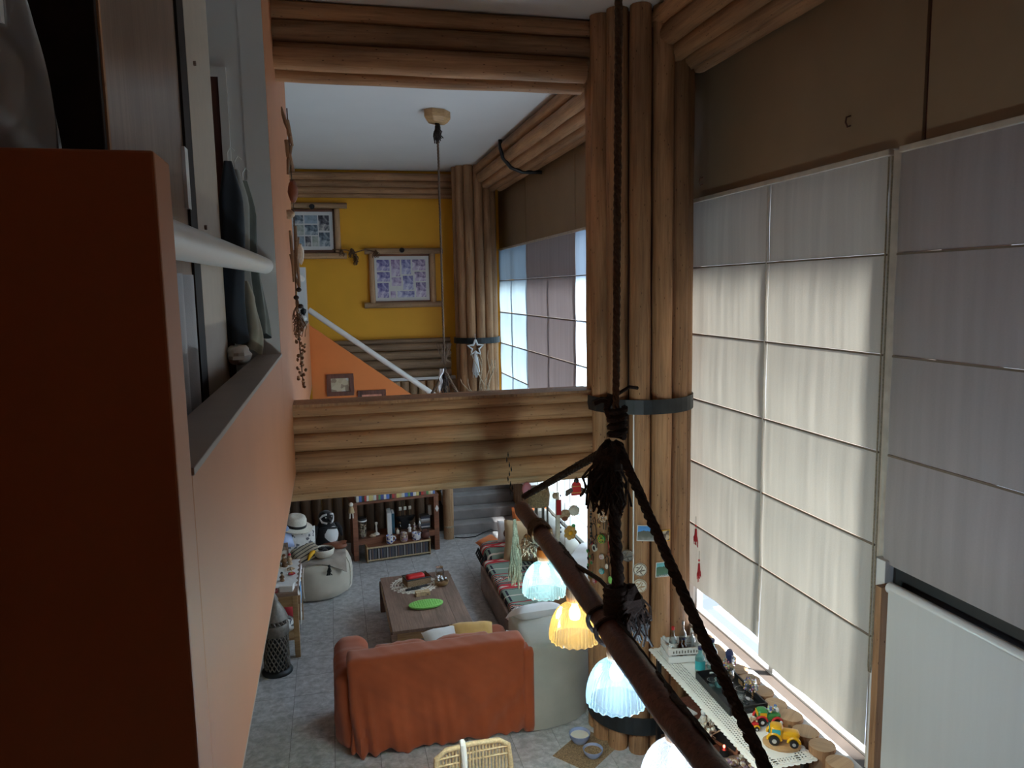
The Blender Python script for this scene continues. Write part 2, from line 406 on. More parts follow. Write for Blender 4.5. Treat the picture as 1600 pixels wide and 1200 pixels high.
# far yellow wall, its ledge and the stair wall
wf = MB().box(-3.7, 3.6, YF, YF + 0.15, -0.1, ZC).build('wall_far', M['yellow']); struct(wf, 'saffron yellow end wall', 'wall')
struct(MB().box(XL, 2.35, YF - 0.14, YF, 2.475, 2.53).build('trim_1', M['white_metal']), 'white ledge between the two rows of logs on the end wall', 'ledge')
sp = [(XL, 3.69), (1.72, 2.135), (1.72, 1.75), (XL, 1.75)]
ws = MB().prism([(x, z) for x, z in sp], 0, 0.1, M=Matrix(((1, 0, 0, 0), (0, 0, 1, 12.6), (0, 1, 0, 0), (0, 0, 0, 1)))).build('wall_stair', M['orange_deep']); struct(ws, 'deep orange sloping wall along the stair', 'wall')

# right wall: plinth, khaki panels, window openings
wr = MB()
wr.box(XR + 0.06, XR + 0.15, 3.93, YF, -0.1, 0.98)
wr.box(XR + 0.06, XR + 0.12, 0.1, YF, 4.98, ZC)
wr.box(XR, XR + 0.26, -0.6, 0.1, -0.1, ZC)
wr.box(XR, XR + 0.26, 0.1, 1.6, -0.1, 2.46)
wr.box(XR + 0.06, XR + 0.14, 6.55, 6.75, 1.0, 5.0)
wr.box(XR + 0.06, XR + 0.14, 14.62, YF, 1.0, 5.0)
wr.box(XR + 0.06, XR + 0.26, 3.84, 3.97, -0.1, 5.0)
wr.box(XR + 0.06, XR + 0.26, 0.1, 3.9, 2.46, 2.62)
wall_right = wr.build('wall_right', M['white_paint']); struct(wall_right, 'window wall', 'wall')
for (a, b) in ((0.1, 3.725), (3.755, 6.6), (6.62, 9.98), (10.0, 12.66), (12.68, 14.78)):
    MB().box(XR + 0.0, XR + 0.058, a, b, 4.985, ZC).build('panel', M['khaki'], wall_right, bevel=0.004)
MB().box(XR + 0.02, XR + 0.055, 3.70, 3.78, 4.985, ZC).build('joint', M['dark_log'], wall_right)
pm = M['khaki']
def window(n, y0, y1, z0, z1, muls, label, bars=()):
    e = sempty('window_%d' % n, label, 'window', (XR + 0.10, y0, z0))
    L = y1 - y0; H = z1 - z0
    f = MB(); f.box(-0.03, 0.03, 0, L, 0, 0.05); f.box(-0.03, 0.03, 0, L, H - 0.05, H); f.box(-0.03, 0.03, 0, 0.05, 0, H); f.box(-0.03, 0.03, L - 0.05, L, 0, H)
    f.build('window_frame', M['alu'], e)
    ys = [0.05] + [m - y0 for m in muls] + [L - 0.05]
    for m in muls: MB().box(-0.028, 0.028, m - y0 - 0.03, m - y0 + 0.03, 0.05, H - 0.05).build('mullion', M['alu'], e)
    for a, b in zip(ys[:-1], ys[1:]): MB().box(-0.004, 0.004, a + 0.02, b - 0.02, 0.03, H - 0.03).build('pane', M['glass'], e)
    return e
window(1, 3.97, 6.55, 1.0, 4.98, [5.22], 'tall window behind the near cream blinds')
window(2, 6.75, 14.62, 1.0, 4.98, [8.3, 9.9, 11.2, 12.5, 13.6], 'tall window of the far bay')
window(3, 0.1, 3.84, 2.62, 4.98, [1.3, 2.6], 'window over the side door')
# white sill rail and brown rail under the near blinds
struct(MB().box(3.15, 3.25, 3.95, 6.5, 1.03, 1.055).build('trim_2', plain('sill_rail_white', (.5, .5, .49), rough=.4), bevel=0.006), 'white metal sill rail in front of the near window', 'sill')
struct(MB().box(3.25, 3.46, 3.95, 6.5, 1.005, 1.03).build('trim_3', plain('dark_brown_rail', (.028, .019, .014), rough=.5)), 'brown wooden strip behind the sill rail', 'sill')
struct(MB().box(3.0, 3.36, 6.9, 14.6, 0.95, 1.0).build('trim_4', M['white_metal']), 'white sill of the far bay window', 'sill')

# side door with frame
d2 = sempty('door_2', 'glazed side door with a white post and a brown wooden jamb', 'door', (XR, 3.84, 0))
MB().box(-0.06, 0.06, -0.02, 0.075, 0, 2.50).build('door_post', M['white_paint'], d2, bevel=0.004)
MB().box(-0.125, 0.06, -0.075, -0.022, 0, 2.36).build('jamb', M['log'], d2)
MB().box(0.0, 0.055, -3.7, -0.022, 2.30, 2.62).build('head', M['black'], d2)  # black strip in place of the shadow above the roller blind
MB().box(0.14, 0.148, -2.24, -0.06, 0.02, 2.46).build('pane', M['glass'], d2)
h = MB()
for z in (0.9, 1.45, 2.1): h.tube([(-0.075, -0.03, z - 0.05), (-0.075, -0.03, z + 0.05)], 0.012, 8)
h.build('hinge', M['alu'], d2)

# outdoors: paving, eave and porch wall that shade the glass
struct(MB().box(3.6, 30, -12, 32, -0.3, -0.12).build('ground', M['paving']), 'sunlit paving outside', 'ground')
struct(MB().box(XR + 0.12, 3.73, -2.7, 6.62, 6.46, 6.6).build('eave', M['white_paint']), 'roof eave outside', 'roof')
struct(MB().box(XR + 0.14, 3.80, 3.6, 3.72, -0.12, 6.46).build('wall_porch', M['orange']), 'porch wall outside beside the door', 'wall')
struct(MB().box(XR + 0.12, 6.0, -2.7, 3.6, 5.1, 5.2).build('roof_sky_block', M['white_paint']), 'unseen porch roof added outside over the door to block the sky', 'roof')  # added out of view, keeps skylight off the blind over the door
struct(MB().box(5.9, 6.0, -2.7, 3.5, 3.3, 5.1).build('panel_sky_block', M['orange']), 'unseen panel added outside to block sky from the door blind', 'roof')  # added out of view, cuts more sky so that blind darkens upwards

# ------------------------------------------------------------------ logs
logcache = {}
def log_mesh(L, r, seed, mat, end, n=14):
    k = (round(L, 2), round(r, 3), seed, mat.name)
    if k in logcache: return logcache[k]
    R = random.Random(seed * 91 + 5); nz = max(2, int(L / 0.22)); b = MB(); vs = []
    a1, a2, p1, p2 = R.uniform(.02, .05), R.uniform(.01, .03), R.uniform(0, 6), R.uniform(0, 6)
    for i in range(nz + 1):
        z = L * i / nz
        q = r * (1 + a1 * sin(z * 2.3 + p1) * .5 + a2 * sin(z * 6.1 + p2))
        for j in range(n):
            t = 2 * pi * j / n; qq = q * (1 + .025 * sin(2 * t + p1) + .015 * sin(5 * t + p2 + z * 2))
            vs.append((qq * cos(t), qq * sin(t), z))
    fs = [(i * n + j, i * n + (j + 1) % n, (i + 1) * n + (j + 1) % n, (i + 1) * n + j) for i in range(nz) for j in range(n)]
    b.add(vs, fs, 0); b.add(vs[:n], [tuple(range(n - 1, -1, -1))], 1); b.add(vs[-n:], [tuple(range(n))], 1)
    me = b.mesh('log', [mat, end], smooth=45)
    logcache[k] = me
    return me
def log(p0, p1, r, parent=None, seed=None, mat=None, name='log', end=None):
    p0, p1 = Vector(p0), Vector(p1); d = p1 - p0
    me = log_mesh(d.length, r, rnd.randrange(5) if seed is None else seed, mat or M['log'], end or M['log_end'])
    q = d.to_track_quat('Z', 'Y')
    o = put(me, name, parent, p0)
    o.rotation_mode = 'QUATERNION'
    o.rotation_quaternion = q @ Matrix.Rotation(rnd.uniform(0, 6.28), 3, 'Z').to_quaternion()
    return o
def ringband(c, r, z0, z1, a0, a1, t=0.012, n=40):
    b = MB()
    def pt(a, rr, z): return (c[0] + rr * cos(a), c[1] + rr * sin(a), z)
    n0 = len(b.v); vs = []; fs = []
    for i in range(n + 1):
        a = a0 + (a1 - a0) * i / n
        vs += [pt(a, r, z0), pt(a, r, z1), pt(a, r + t, z1), pt(a, r + t, z0)]
    for i in range(n):
        for j in range(4): fs.append((4 * i + j, 4 * i + (j + 1) % 4, 4 * i + 4 + (j + 1) % 4, 4 * i + 4 + j))
    return b.add(vs, fs)
PC = (2.70, 6.38)
pil = thing('log_pillar', 'thick near pillar of bundled brown logs, strapped with iron, beside the cream blinds', 'pillar', (PC[0], PC[1], 0))
for k in range(12):
    a = 2 * pi * (k + 0.28) / 12
    log((0.375 * cos(a), 0.375 * sin(a), 0.0), (0.375 * cos(a), 0.375 * sin(a), ZC - 0.003), 0.092 + rnd.uniform(-.005, .005), pil, seed=k)
MB().lathe([(0.30, 0), (0.30, 6.45)], 16).build('core', M['dark_log'], pil)
ringband((0, 0), 0.474, 3.12, 3.245, 0, 2 * pi).build('iron_band', M['iron'], pil)
ringband((0, 0), 0.474, 0.20, 0.36, 0, 2 * pi).build('iron_band', M['iron'], pil)
MB().tube([(-0.224, -0.424, 1.5), (-0.224, -0.424, 3.12)], 0.007, 6).build('cable_conduit', M['white_metal'], pil)
PF = (2.72, 14.28)
pil2 = thing('log_pillar', 'far pillar of bundled brown logs in the corner by the yellow wall', 'pillar', (PF[0], PF[1], 0))
for k in range(12):
    a = 2 * pi * (k + 0.1) / 12
    log((0.335 * cos(a), 0.335 * sin(a), 0.0), (0.335 * cos(a), 0.335 * sin(a), ZC - 0.003), 0.083 + rnd.uniform(-.004, .004), pil2, seed=k)
MB().lathe([(0.27, 0), (0.27, 6.45)], 14).build('core', M['dark_log'], pil2)
ringband((0, 0), 0.428, 3.20, 3.31, 0, 2 * pi).build('iron_band', M['iron'], pil2)

# cross beams (logs stacked between the left wall and the near pillar)
b1 = thing('log_beam', 'upper beam of stacked logs under the ceiling between the orange wall and the near pillar', 'beam', (XL, 6.45, 5.8))
for z, r, y, x1 in ((6.385, .075, 0, 2.62), (6.235, .08, 0, 2.60), (6.02, .083, -.03, 2.55), (6.12, .05, .03, 2.6)):
    log((0.0, y, z - 5.8), (x1, y, z - 5.8), r, b1)
log((0.0, .13, .16), (2.57, .13, .16), .075, b1)
b2 = thing('log_beam', 'wide lower beam of stacked logs crossing the room at mid height', 'beam', (XL, 6.45, 2.45))
zs = [(3.225, .06, 2.64), (3.115, .082, 2.65), (2.965, .082, 2.67), (2.80, .09, 2.68), (2.62, .098, 2.68)]
for z, r, x1 in zs: log((0.0 if z > 2.7 else -0.5, 0, z - 2.45), (x1 + 0.02, 0, z - 2.45), r, b2)
log((-0.5, 0.03, 0.085), (2.69, 0.03, 0.085), 0.075, b2, mat=M['pale_log'])
MB().box(0.0, 2.68, 0.0, 0.24, 0.05, 0.80).build('core', M['log_grey'], b2)
log((-0.5, 0.22, 0.09), (2.66, 0.22, 0.09), 0.08, b2)
for z, r, x1 in zs[:4]: log((0.0, 0.22, z - 2.45), (x1, 0.22, z - 2.45), r, b2)
MB().box(0.0, 2.62, -0.045, 0.27, 0.80, 0.835).build('cap_board', M['log'], b2)

# beams along the window wall at ceiling height
def ybeam(y0, y1, label, strap=None):
    t = thing('log_beam', label, 'beam', (XR, y0, 6.0))
    for (x, z, r) in ((2.735, 6.375, .085), (2.775, 6.225, .085), (2.885, 6.12, .08), (3.02, 6.075, .08), (3.165, 6.085, .085)):
        log((x - XR, 0, z - 6.0), (x - XR, y1 - y0, z - 6.0), r, t)
    if strap:
        s = MB(); pts = [(2.64, 6.46), (2.64, 6.33), (2.68, 6.19), (2.80, 6.05), (2.98, 5.985), (3.29, 5.985)]
        s.tube([(x - XR, strap - y0, z - 6.0) for x, z in pts], 0.03, 6); s.build('iron_strap', M['iron'], t)
    return t
ybeam(1.0, 6.2, 'log beam along the top of the near window wall')
ybeam(6.75, 14.0, 'log beam with an iron strap along the top of the far window wall', 11.6)
t = thing('log_beam', 'short band of thin logs above the yellow wall', 'beam', (XL, 14.65, 5.9))
for z, r in ((6.33, .075), (6.20, .065), (6.08, .065), (5.985, .045)): log((-0.9, .07, z - 5.9), (2.8, .07, z - 5.9), r, t)
# log dado on the yellow wall
t = thing('log_dado', 'row of horizontal weathered logs along the foot of the yellow wall', 'wall cladding', (XL, 14.70, 2.5))
for z, r in ((3.245, .045), (3.13, .075), (2.97, .088), (2.79, .095), (2.61, .085)): log((-0.6, .0, z - 2.5), (2.6, .0, z - 2.5), r, t, mat=M['log_grey'])
t = thing('log_dado', 'row of upright log stubs below the white ledge on the yellow wall', 'wall cladding', (XL, 14.70, 0))
for k in range(14): log((0.55 + 0.163 * k, 0, 0.9), (0.55 + 0.163 * k, 0, 2.46), .078, t, mat=M['pale_log'])
# stub logs in front of the near window plinth
t = thing('log_dado', 'row of upright log stubs under the near window sill', 'wall cladding', (3.12, 3.95, 0))
for k in range(11): log((0, 0.06 + 0.185 * k, 0), (0, 0.06 + 0.185 * k, 1.08 + rnd.uniform(-.012, .012)), .087, t)
t = thing('log_dado', 'upright log stubs under the far bay window sill', 'wall cladding', (3.2, 7.0, 0))
for k in range(36): log((0, 0.06 + 0.185 * k, 0), (0, 0.06 + 0.185 * k, 0.94), .087, t, mat=M['log_grey'])
# dark upright logs under the stair wall
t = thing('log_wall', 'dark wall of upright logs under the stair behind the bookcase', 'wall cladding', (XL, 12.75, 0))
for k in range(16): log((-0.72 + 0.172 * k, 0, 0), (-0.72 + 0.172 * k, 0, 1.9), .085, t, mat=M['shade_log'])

# staircase
st = sempty('trim_5', 'grey carpeted stair at the far end', 'stairs', (0, 12.55, 0))
for k in range(5):
    MB().box(1.82, 3.12, 0.3 * k, (2.1 if k == 4 else 0.3 * k + 0.32), 0.17 * k if k else 0, 0.17 * (k + 1)).build('step', M['carpet'], st, bevel=0.012)
for k in range(8):
    z = 0.85 + 0.19 * k
    MB().box(1.82 - 0.27 * (k + 1), 1.84 - 0.27 * k, 0.32, 2.1, z, z + 0.19 if k else z + 0.19).build('step', M['carpet'], st)
post = thing('wooden_post', 'smooth round wooden post at the foot of the grey stair', 'post', (1.80, 12.42, 0))
log((0, 0, 0), (0, 0, 1.9), .085, post, mat=M['pale_log'])
MB().lathe([(0.088, 0.20), (0.09, 0.21), (0.09, 0.225), (0.088, 0.235)], 16).build('groove', M['jute'], post)

# handrails
def rail(p0, p1, r, label, cat='handrail', name='handrail'):
    t = thing(name, label, cat, p0)
    d = Vector(p1) - Vector(p0)
    MB().tube([(0, 0, 0), d], r, 20).build('pipe', M['white_metal'], t, smooth=True)
    return t
t = rail((-0.405, 1.87, 4.345), (-0.405, 5.35, 4.385), 0.053, 'thick white pipe rail across the near mezzanine opening')
rail((-0.41, 8.25, 4.42), (-0.41, 12.44, 4.42), 0.05, 'white pipe rail across the far mezzanine opening')
rail((-0.335, 12.74, 3.93), (1.75, 12.74, 2.37), 0.045, 'white pipe handrail sloping down beside the stair')

# ------------------------------------------------------------------ roman blinds
FZ = [4.95, 4.365, 3.76, 3.155, 2.56, 1.955]
def blind(y0, y1, zbot, label, mat, x=XR - 0.03, folds=None, flare=0.0, hem=0):
    t = thing('roman_blind', label, 'blind', (x, (y0 + y1) / 2, 4.95))
    W = (y1 - y0) / 2
    zs = [z for z in (folds or FZ) if z > zbot + 0.12] + [zbot]
    sd = rnd.uniform(0, 9)
    for i in range(len(zs) - 1):
        za, zb = zs[i] - 4.95, zs[i + 1] - 4.95
        last = i == len(zs) - 2
        def fn(u, v, za=za, zb=zb, last=last, i=i):
            y = -W + 2 * W * u
            z = za - 0.006 + (zb - za + 0.012) * v
            bul = 0.007 * sin(pi * v) + 0.004 * wob(y * 2.2 + i, sd) * sin(pi * v)
            if last: bul += flare * v * v * (0.6 + 0.5 * wob(y * 1.5, sd))
            return (-bul, y, z)
        MB().grid(fn, 24, 8, thick=0.0015).build('fabric_panel', mat, t, smooth=60)
        if not last:
            MB().box(-0.006, 0.004, -W, W, zb - 0.008, zb + 0.004).build('fold_seam', M['seam'], t)
    MB().box(-0.02, 0.02, -W, W, -0.005, 0.03).build('head_rail', M['blind_white'], t, bevel=0.004)
    if hem:
        zb = zs[-1] - 4.95
        MB().grid(lambda u, v: (-flare - 0.012 - 0.01 * sin(pi * v), -W + 2 * W * u, zb + 0.09 * (1 - v) - 0.01), 12, 4, thick=0.0015).build('hem', mat, t, smooth=60)
    return t
M['blind_white'] = plain('blind_rail_white', (0.62, 0.57, 0.5), rough=0.5)
M['seam'] = fabric('blind_seam', (0.22, 0.17, 0.13))
blind(5.213, 6.56, 1.36, 'narrow cream roman blind right beside the near pillar', M['blind'], flare=0.03)
blind(3.955, 5.210, 1.20, 'wide cream roman blind in the middle of the near window, sunlit', M['blind'], flare=0.03)
blind(0.15, 3.87, 2.47, 'roman blind over the side door, its cloth colour darkened for shade', M['blind_shaded'])
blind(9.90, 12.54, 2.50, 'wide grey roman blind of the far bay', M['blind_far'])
blind(12.55, 14.66, 1.05, 'bright thin roman blind beside the far pillar', M['sheer'])
blind(6.7, 9.89, 1.05, 'bright thin roman blind half hidden behind the near pillar', M['sheer_open'])
struct(MB().box(XR - 0.012, XR + 0.06, 3.845, 3.985, 0.9, 4.97).build('trim_6', M['blind_white']), 'cream vertical strip between the two blinds', 'trim')
t = thing('sheer_curtain', 'bright bluish pleated sheer across the lower part of the far window', 'curtain', (XR + 0.02, 9.9, 2.56))
MB().grid(lambda u, v: (.014 * sin(u * 2.6 * 2 * pi / .11), 2.64 * u, -1.56 * v), 240, 2).build('pleated_cloth', M['sheer'], t, smooth=True)
MB().tube([(0, 0, 0), (0, 2.64, 0)], .008, 6).build('curtain_wire', M['alu'], t)
# pull cord between the blinds
def cordthing(pts, r, label, cat, mat, name):
    o = MB().tube([(p[0] - pts[0][0], p[1] - pts[0][1], p[2] - pts[0][2]) for p in pts], r, 6).build(name, mat)
    o.location = pts[0]
    return tag(o, label, cat)
cordthing([(3.235, 3.90, 4.93), (3.235, 3.90, 1.78), (3.235, 3.905, 1.74), (3.235, 3.92, 1.74), (3.235, 3.925, 1.78), (3.235, 3.93, 4.93)], 0.005, 'long looped pull cord of the wide cream blind', 'cord', M['jute'], 'pull_cord')
cordthing([(3.245, 5.218, 4.93), (3.245, 5.218, 1.5)], 0.005, 'pale pull cord in the gap between the two cream blinds', 'cord', M['blind_white'], 'pull_cord')
# white roller blind on the side door
t = thing('roller_blind', 'white roller blind pulled down over the side door', 'blind', (XR - 0.07, 3.76, 2.36))
MB().tube([(0, 0, 0), (0, -2.15, 0)], 0.035, 16).build('roller', M['white_metal'], t, smooth=True)
MB().grid(lambda u, v: (-0.036 + 0.002 * sin(u * 9), -0.03 - 2.1 * u, -2.33 * v), 16, 20, thick=0.001).build('cloth', blind_fabric('white_roller_cloth', (0.62, 0.62, 0.6), (0.12, 0.12, 0.12), streak=0.03), t, smooth=60)
c = MB(); 
for k in range(60): c.tube([(0.0, 0.045, -0.02 - k * 0.02), (0.0, 0.045, -0.034 - k * 0.02)], 0.004, 5)
b_ = c.build('bead_chain', M['alu'], t); b_['kind'] = 'stuff'
# ------------------------------------------------------------------ soft shapes
def rbox(mb, x0, x1, y0, y1, z0, z1, r=0.06, seg=0.07, disp=None, mi=0, M=None):
    """rounded, subdivided box; disp(p, n)->offset along n gives folds and sag"""
    c = Vector(((x0 + x1) / 2, (y0 + y1) / 2, (z0 + z1) / 2)); h = Vector(((x1 - x0) / 2, (y1 - y0) / 2, (z1 - z0) / 2))
    r = min(r, h.x, h.y, h.z)
    inn = Vector((h.x - r, h.y - r, h.z - r))
    for ax in range(3):
        a, b = (ax + 1) % 3, (ax + 2) % 3
        na, nb = max(4, int(2 * h[a] / seg)), max(4, int(2 * h[b] / seg))
        for sg in (-1, 1):
            vs = []
            for i in range(na + 1):
                for j in range(nb + 1):
                    p = Vector((0, 0, 0)); p[ax] = sg * h[ax]; p[a] = -h[a] + 2 * h[a] * i / na; p[b] = -h[b] + 2 * h[b] * j / nb
                    q = Vector([max(-inn[k], min(inn[k], p[k])) for k in range(3)])
                    n = p - q
                    n.normalize()
                    o = q + n * r + c
                    if disp: o = o + n * disp(o, n)
                    vs.append(o)
            fs = []
            for i in range(na):
                for j in range(nb):
                    f = (i * (nb + 1) + j, (i + 1) * (nb + 1) + j, (i + 1) * (nb + 1) + j + 1, i * (nb + 1) + j + 1)
                    fs.append(f if sg > 0 else f[::-1])
            mb.add(vs, fs, mi, M)
    return mb
def loft(mb, poly, levels, mi=0, M=None, disp=None):
    """stack of scaled copies of a plan outline: levels = [(scale, z)...], both ends capped"""
    n = len(poly); cx = sum(p[0] for p in poly) / n; cy = sum(p[1] for p in poly) / n
    vs = []
    for s, z in levels:
        for k, (x, y) in enumerate(poly):
            ss = s * (1 + (disp(k / n, z) if disp else 0))
            vs.append((cx + (x - cx) * ss, cy + (y - cy) * ss, z))
    fs = [(i * n + j, i * n + (j + 1) % n, (i + 1) * n + (j + 1) % n, (i + 1) * n + j) for i in range(len(levels) - 1) for j in range(n)]
    fs += [tuple(range(n - 1, -1, -1)), tuple((len(levels) - 1) * n + j for j in range(n))]
    return mb.add(vs, fs, mi, M)
def oval(rx, ry, n=28, cx=0, cy=0, p=2.0):
    out = []
    for k in range(n):
        t = 2 * pi * k / n; c, s = cos(t), sin(t)
        out.append((cx + rx * math.copysign(abs(c) ** (2 / p), c), cy + ry * math.copysign(abs(s) ** (2 / p), s)))
    return out
def pillow(mb, w, h, t, M=None, mi=0, n=14, sag=0.0):
    """square cushion: two bulged sheets meeting at a seam; lies in local XY"""
    def f(sg):
        def g(u, v):
            x, y = 2 * u - 1, 2 * v - 1
            e = max(0.0, (1 - x ** 4) * (1 - y ** 4)) ** 0.6
            k = 1 - 0.07 * (1 - abs(x)) * abs(y) ** 3
            k2 = 1 - 0.07 * (1 - abs(y)) * abs(x) ** 3
            return (x * w / 2 * k2, y * h / 2 * k, sg * t / 2 * e * (1 + 0.08 * wob(x * 2 + y, sg)))
        return g
    mb.grid(f(1), n, n, mi, M); mb.grid(f(-1), n, n, mi, M)
    return mb

M['rust'] = fabric('rust_slipcover', (0.34, 0.075, 0.028), var=0.12, weave=400, bump=0.15)
M['cream_cloth'] = fabric('cream_sofa_cloth', (0.41, 0.40, 0.355), var=0.08, weave=300, bump=0.4)
M['pouf_cloth'] = fabric('cream_pouf_cloth', (0.56, 0.51, 0.43), var=0.08, weave=300, bump=0.4)
M['beige_cloth'] = fabric('beige_cushion_cloth', (0.50, 0.36, 0.21), var=0.15, weave=200, bump=0.4)
M['white_cloth'] = fabric('white_throw_cloth', (0.66, 0.62, 0.58), var=0.06, weave=260, bump=0.2)
M['white_cotton'] = fabric('white_cotton', (0.72, 0.72, 0.73), var=0.05, weave=200, bump=0.3)
M['grey_weave'] = fabric('grey_woven_throw', (0.32, 0.27, 0.23), var=0.25, weave=160, bump=0.7)
M['orange_cloth'] = fabric('orange_cushion_cloth', (0.68, 0.20, 0.06), var=0.12)
M['mustard'] = fabric('mustard_cushion_cloth', (0.60, 0.36, 0.11), var=0.12)
M['red_cloth'] = fabric('red_cloth', (0.42, 0.03, 0.04), var=0.2)
M['black_cloth'] = fabric('black_plush', (0.015, 0.015, 0.018), var=0.2, weave=160, bump=0.6)
M['leather'] = plain('brown_leather', (0.22, 0.075, 0.04), rough=0.45, var=0.25, scale=14, bump=0.2)
M['cream_ceramic'] = plain('cream_ceramic', (0.72, 0.68, 0.58), rough=0.3, var=0.05)
M['white_ceramic'] = plain('white_ceramic', (0.80, 0.80, 0.80), rough=0.15, var=0.02)
M['blue_ceramic'] = plain('blue_white_ceramic', (0.34, 0.42, 0.66), rough=0.2, var=0.25, scale=7)
M['wicker'] = plain('wicker', (0.30, 0.20, 0.11), rough=0.8, var=0.45, scale=90, bump=0.8)
M['rattan'] = plain('pale_rattan', (0.52, 0.40, 0.24), rough=0.6, var=0.25, scale=60, bump=0.3)
M['paper'] = plain('white_paper', (0.74, 0.74, 0.73), rough=0.8, var=0.03)
M['red_gloss'] = plain('red_plastic', (0.62, 0.03, 0.035), rough=0.3, var=0.08)
M['green_plastic'] = plain('lime_green_plastic', (0.27, 0.66, 0.16), rough=0.45, var=0.12, scale=60, bump=0.6)
M['yellow_gloss'] = plain('yellow_paint', (0.80, 0.42, 0.015), rough=0.3, var=0.08)
M['navy'] = plain('navy_blue', (0.02, 0.03, 0.11), rough=0.4, var=0.1)
M['teal'] = plain('teal_paint', (0.05, 0.42, 0.46), rough=0.35, var=0.15)
M['green'] = plain('green_paint', (0.05, 0.27, 0.07), rough=0.4, var=0.2)
M['grey_metal'] = plain('grey_pierced_metal', (0.16, 0.145, 0.13), rough=0.5, metal=0.5, var=0.2, scale=30)
M['silver'] = plain('silver_metal', (0.6, 0.6, 0.6), rough=0.25, metal=0.9, var=0.1)
M['straw'] = plain('pale_straw', (0.72, 0.68, 0.60), rough=0.8, var=0.1, scale=60, bump=0.3)
M['pink'] = plain('pink_cloth', (0.68, 0.25, 0.30), rough=0.8, var=0.1)
M['brown_bits'] = plain('dried_brown_pods', (0.17, 0.085, 0.04), rough=0.8, var=0.5, scale=40, bump=0.6)
M['tan_bits'] = plain('tan_shell', (0.45, 0.33, 0.22), rough=0.7, var=0.35, scale=40, bump=0.4)
M['amber_glass'] = thin_glass('amber_bottle_glass', (0.35, 0.16, 0.06), 0.3)
M['aqua_glass'] = thin_glass('aqua_bottle_glass', (0.55, 0.85, 0.85), 0.3, (0.3, 0.6, 0.62), 0.25)
def patch_mat(name, cols, scale=25, rough=0.6):
    m, nt, N, L, B = new_mat(name)
    B.inputs['Roughness'].default_value = rough
    tc = N.new('ShaderNodeTexCoord'); v = N.new('ShaderNodeTexVoronoi'); v.inputs['Scale'].default_value = scale
    L.new(tc.outputs['Object'], v.inputs['Vector'])
    sp = N.new('ShaderNodeSeparateColor'); L.new(v.outputs['Color'], sp.inputs[0])
    r = ramp(N, [(i / len(cols), c) for i, c in enumerate(cols)]); r.color_ramp.interpolation = 'CONSTANT'
    L.new(sp.outputs[0], r.inputs['Fac']); L.new(r.outputs['Color'], B.inputs['Base Color'])
    return m
M['patch_red'] = patch_mat('red_white_print', [(0.45, 0.04, 0.06), (0.7, 0.66, 0.62), (0.05, 0.03, 0.04), (0.5, 0.08, 0.1)], 32)
M['patch_mix'] = patch_mat('mixed_trinket_paint', [(0.45, 0.3, 0.2), (0.2, 0.12, 0.08), (0.6, 0.55, 0.45), (0.3, 0.2, 0.3)], 40)
M['patch_blue'] = patch_mat('blue_flower_print', [(0.78, 0.78, 0.8), (0.78, 0.78, 0.8), (0.08, 0.12, 0.4), (0.75, 0.75, 0.78)], 36, 0.2)
M['patch_bw'] = patch_mat('black_white_print', [(0.7, 0.68, 0.66), (0.66, 0.64, 0.62), (0.12, 0.12, 0.14), (0.7, 0.68, 0.66), (0.7, 0.69, 0.67)], 30)
M['patch_gem'] = patch_mat('coloured_glass_bits', [(0.6, 0.2, 0.3), (0.7, 0.5, 0.15), (0.75, 0.75, 0.8), (0.15, 0.2, 0.5), (0.3, 0.5, 0.4)], 60, 0.2)
M['patch_bits'] = patch_mat('dry_food', [(0.25, 0.16, 0.08), (0.35, 0.24, 0.13), (0.16, 0.1, 0.05)], 130)

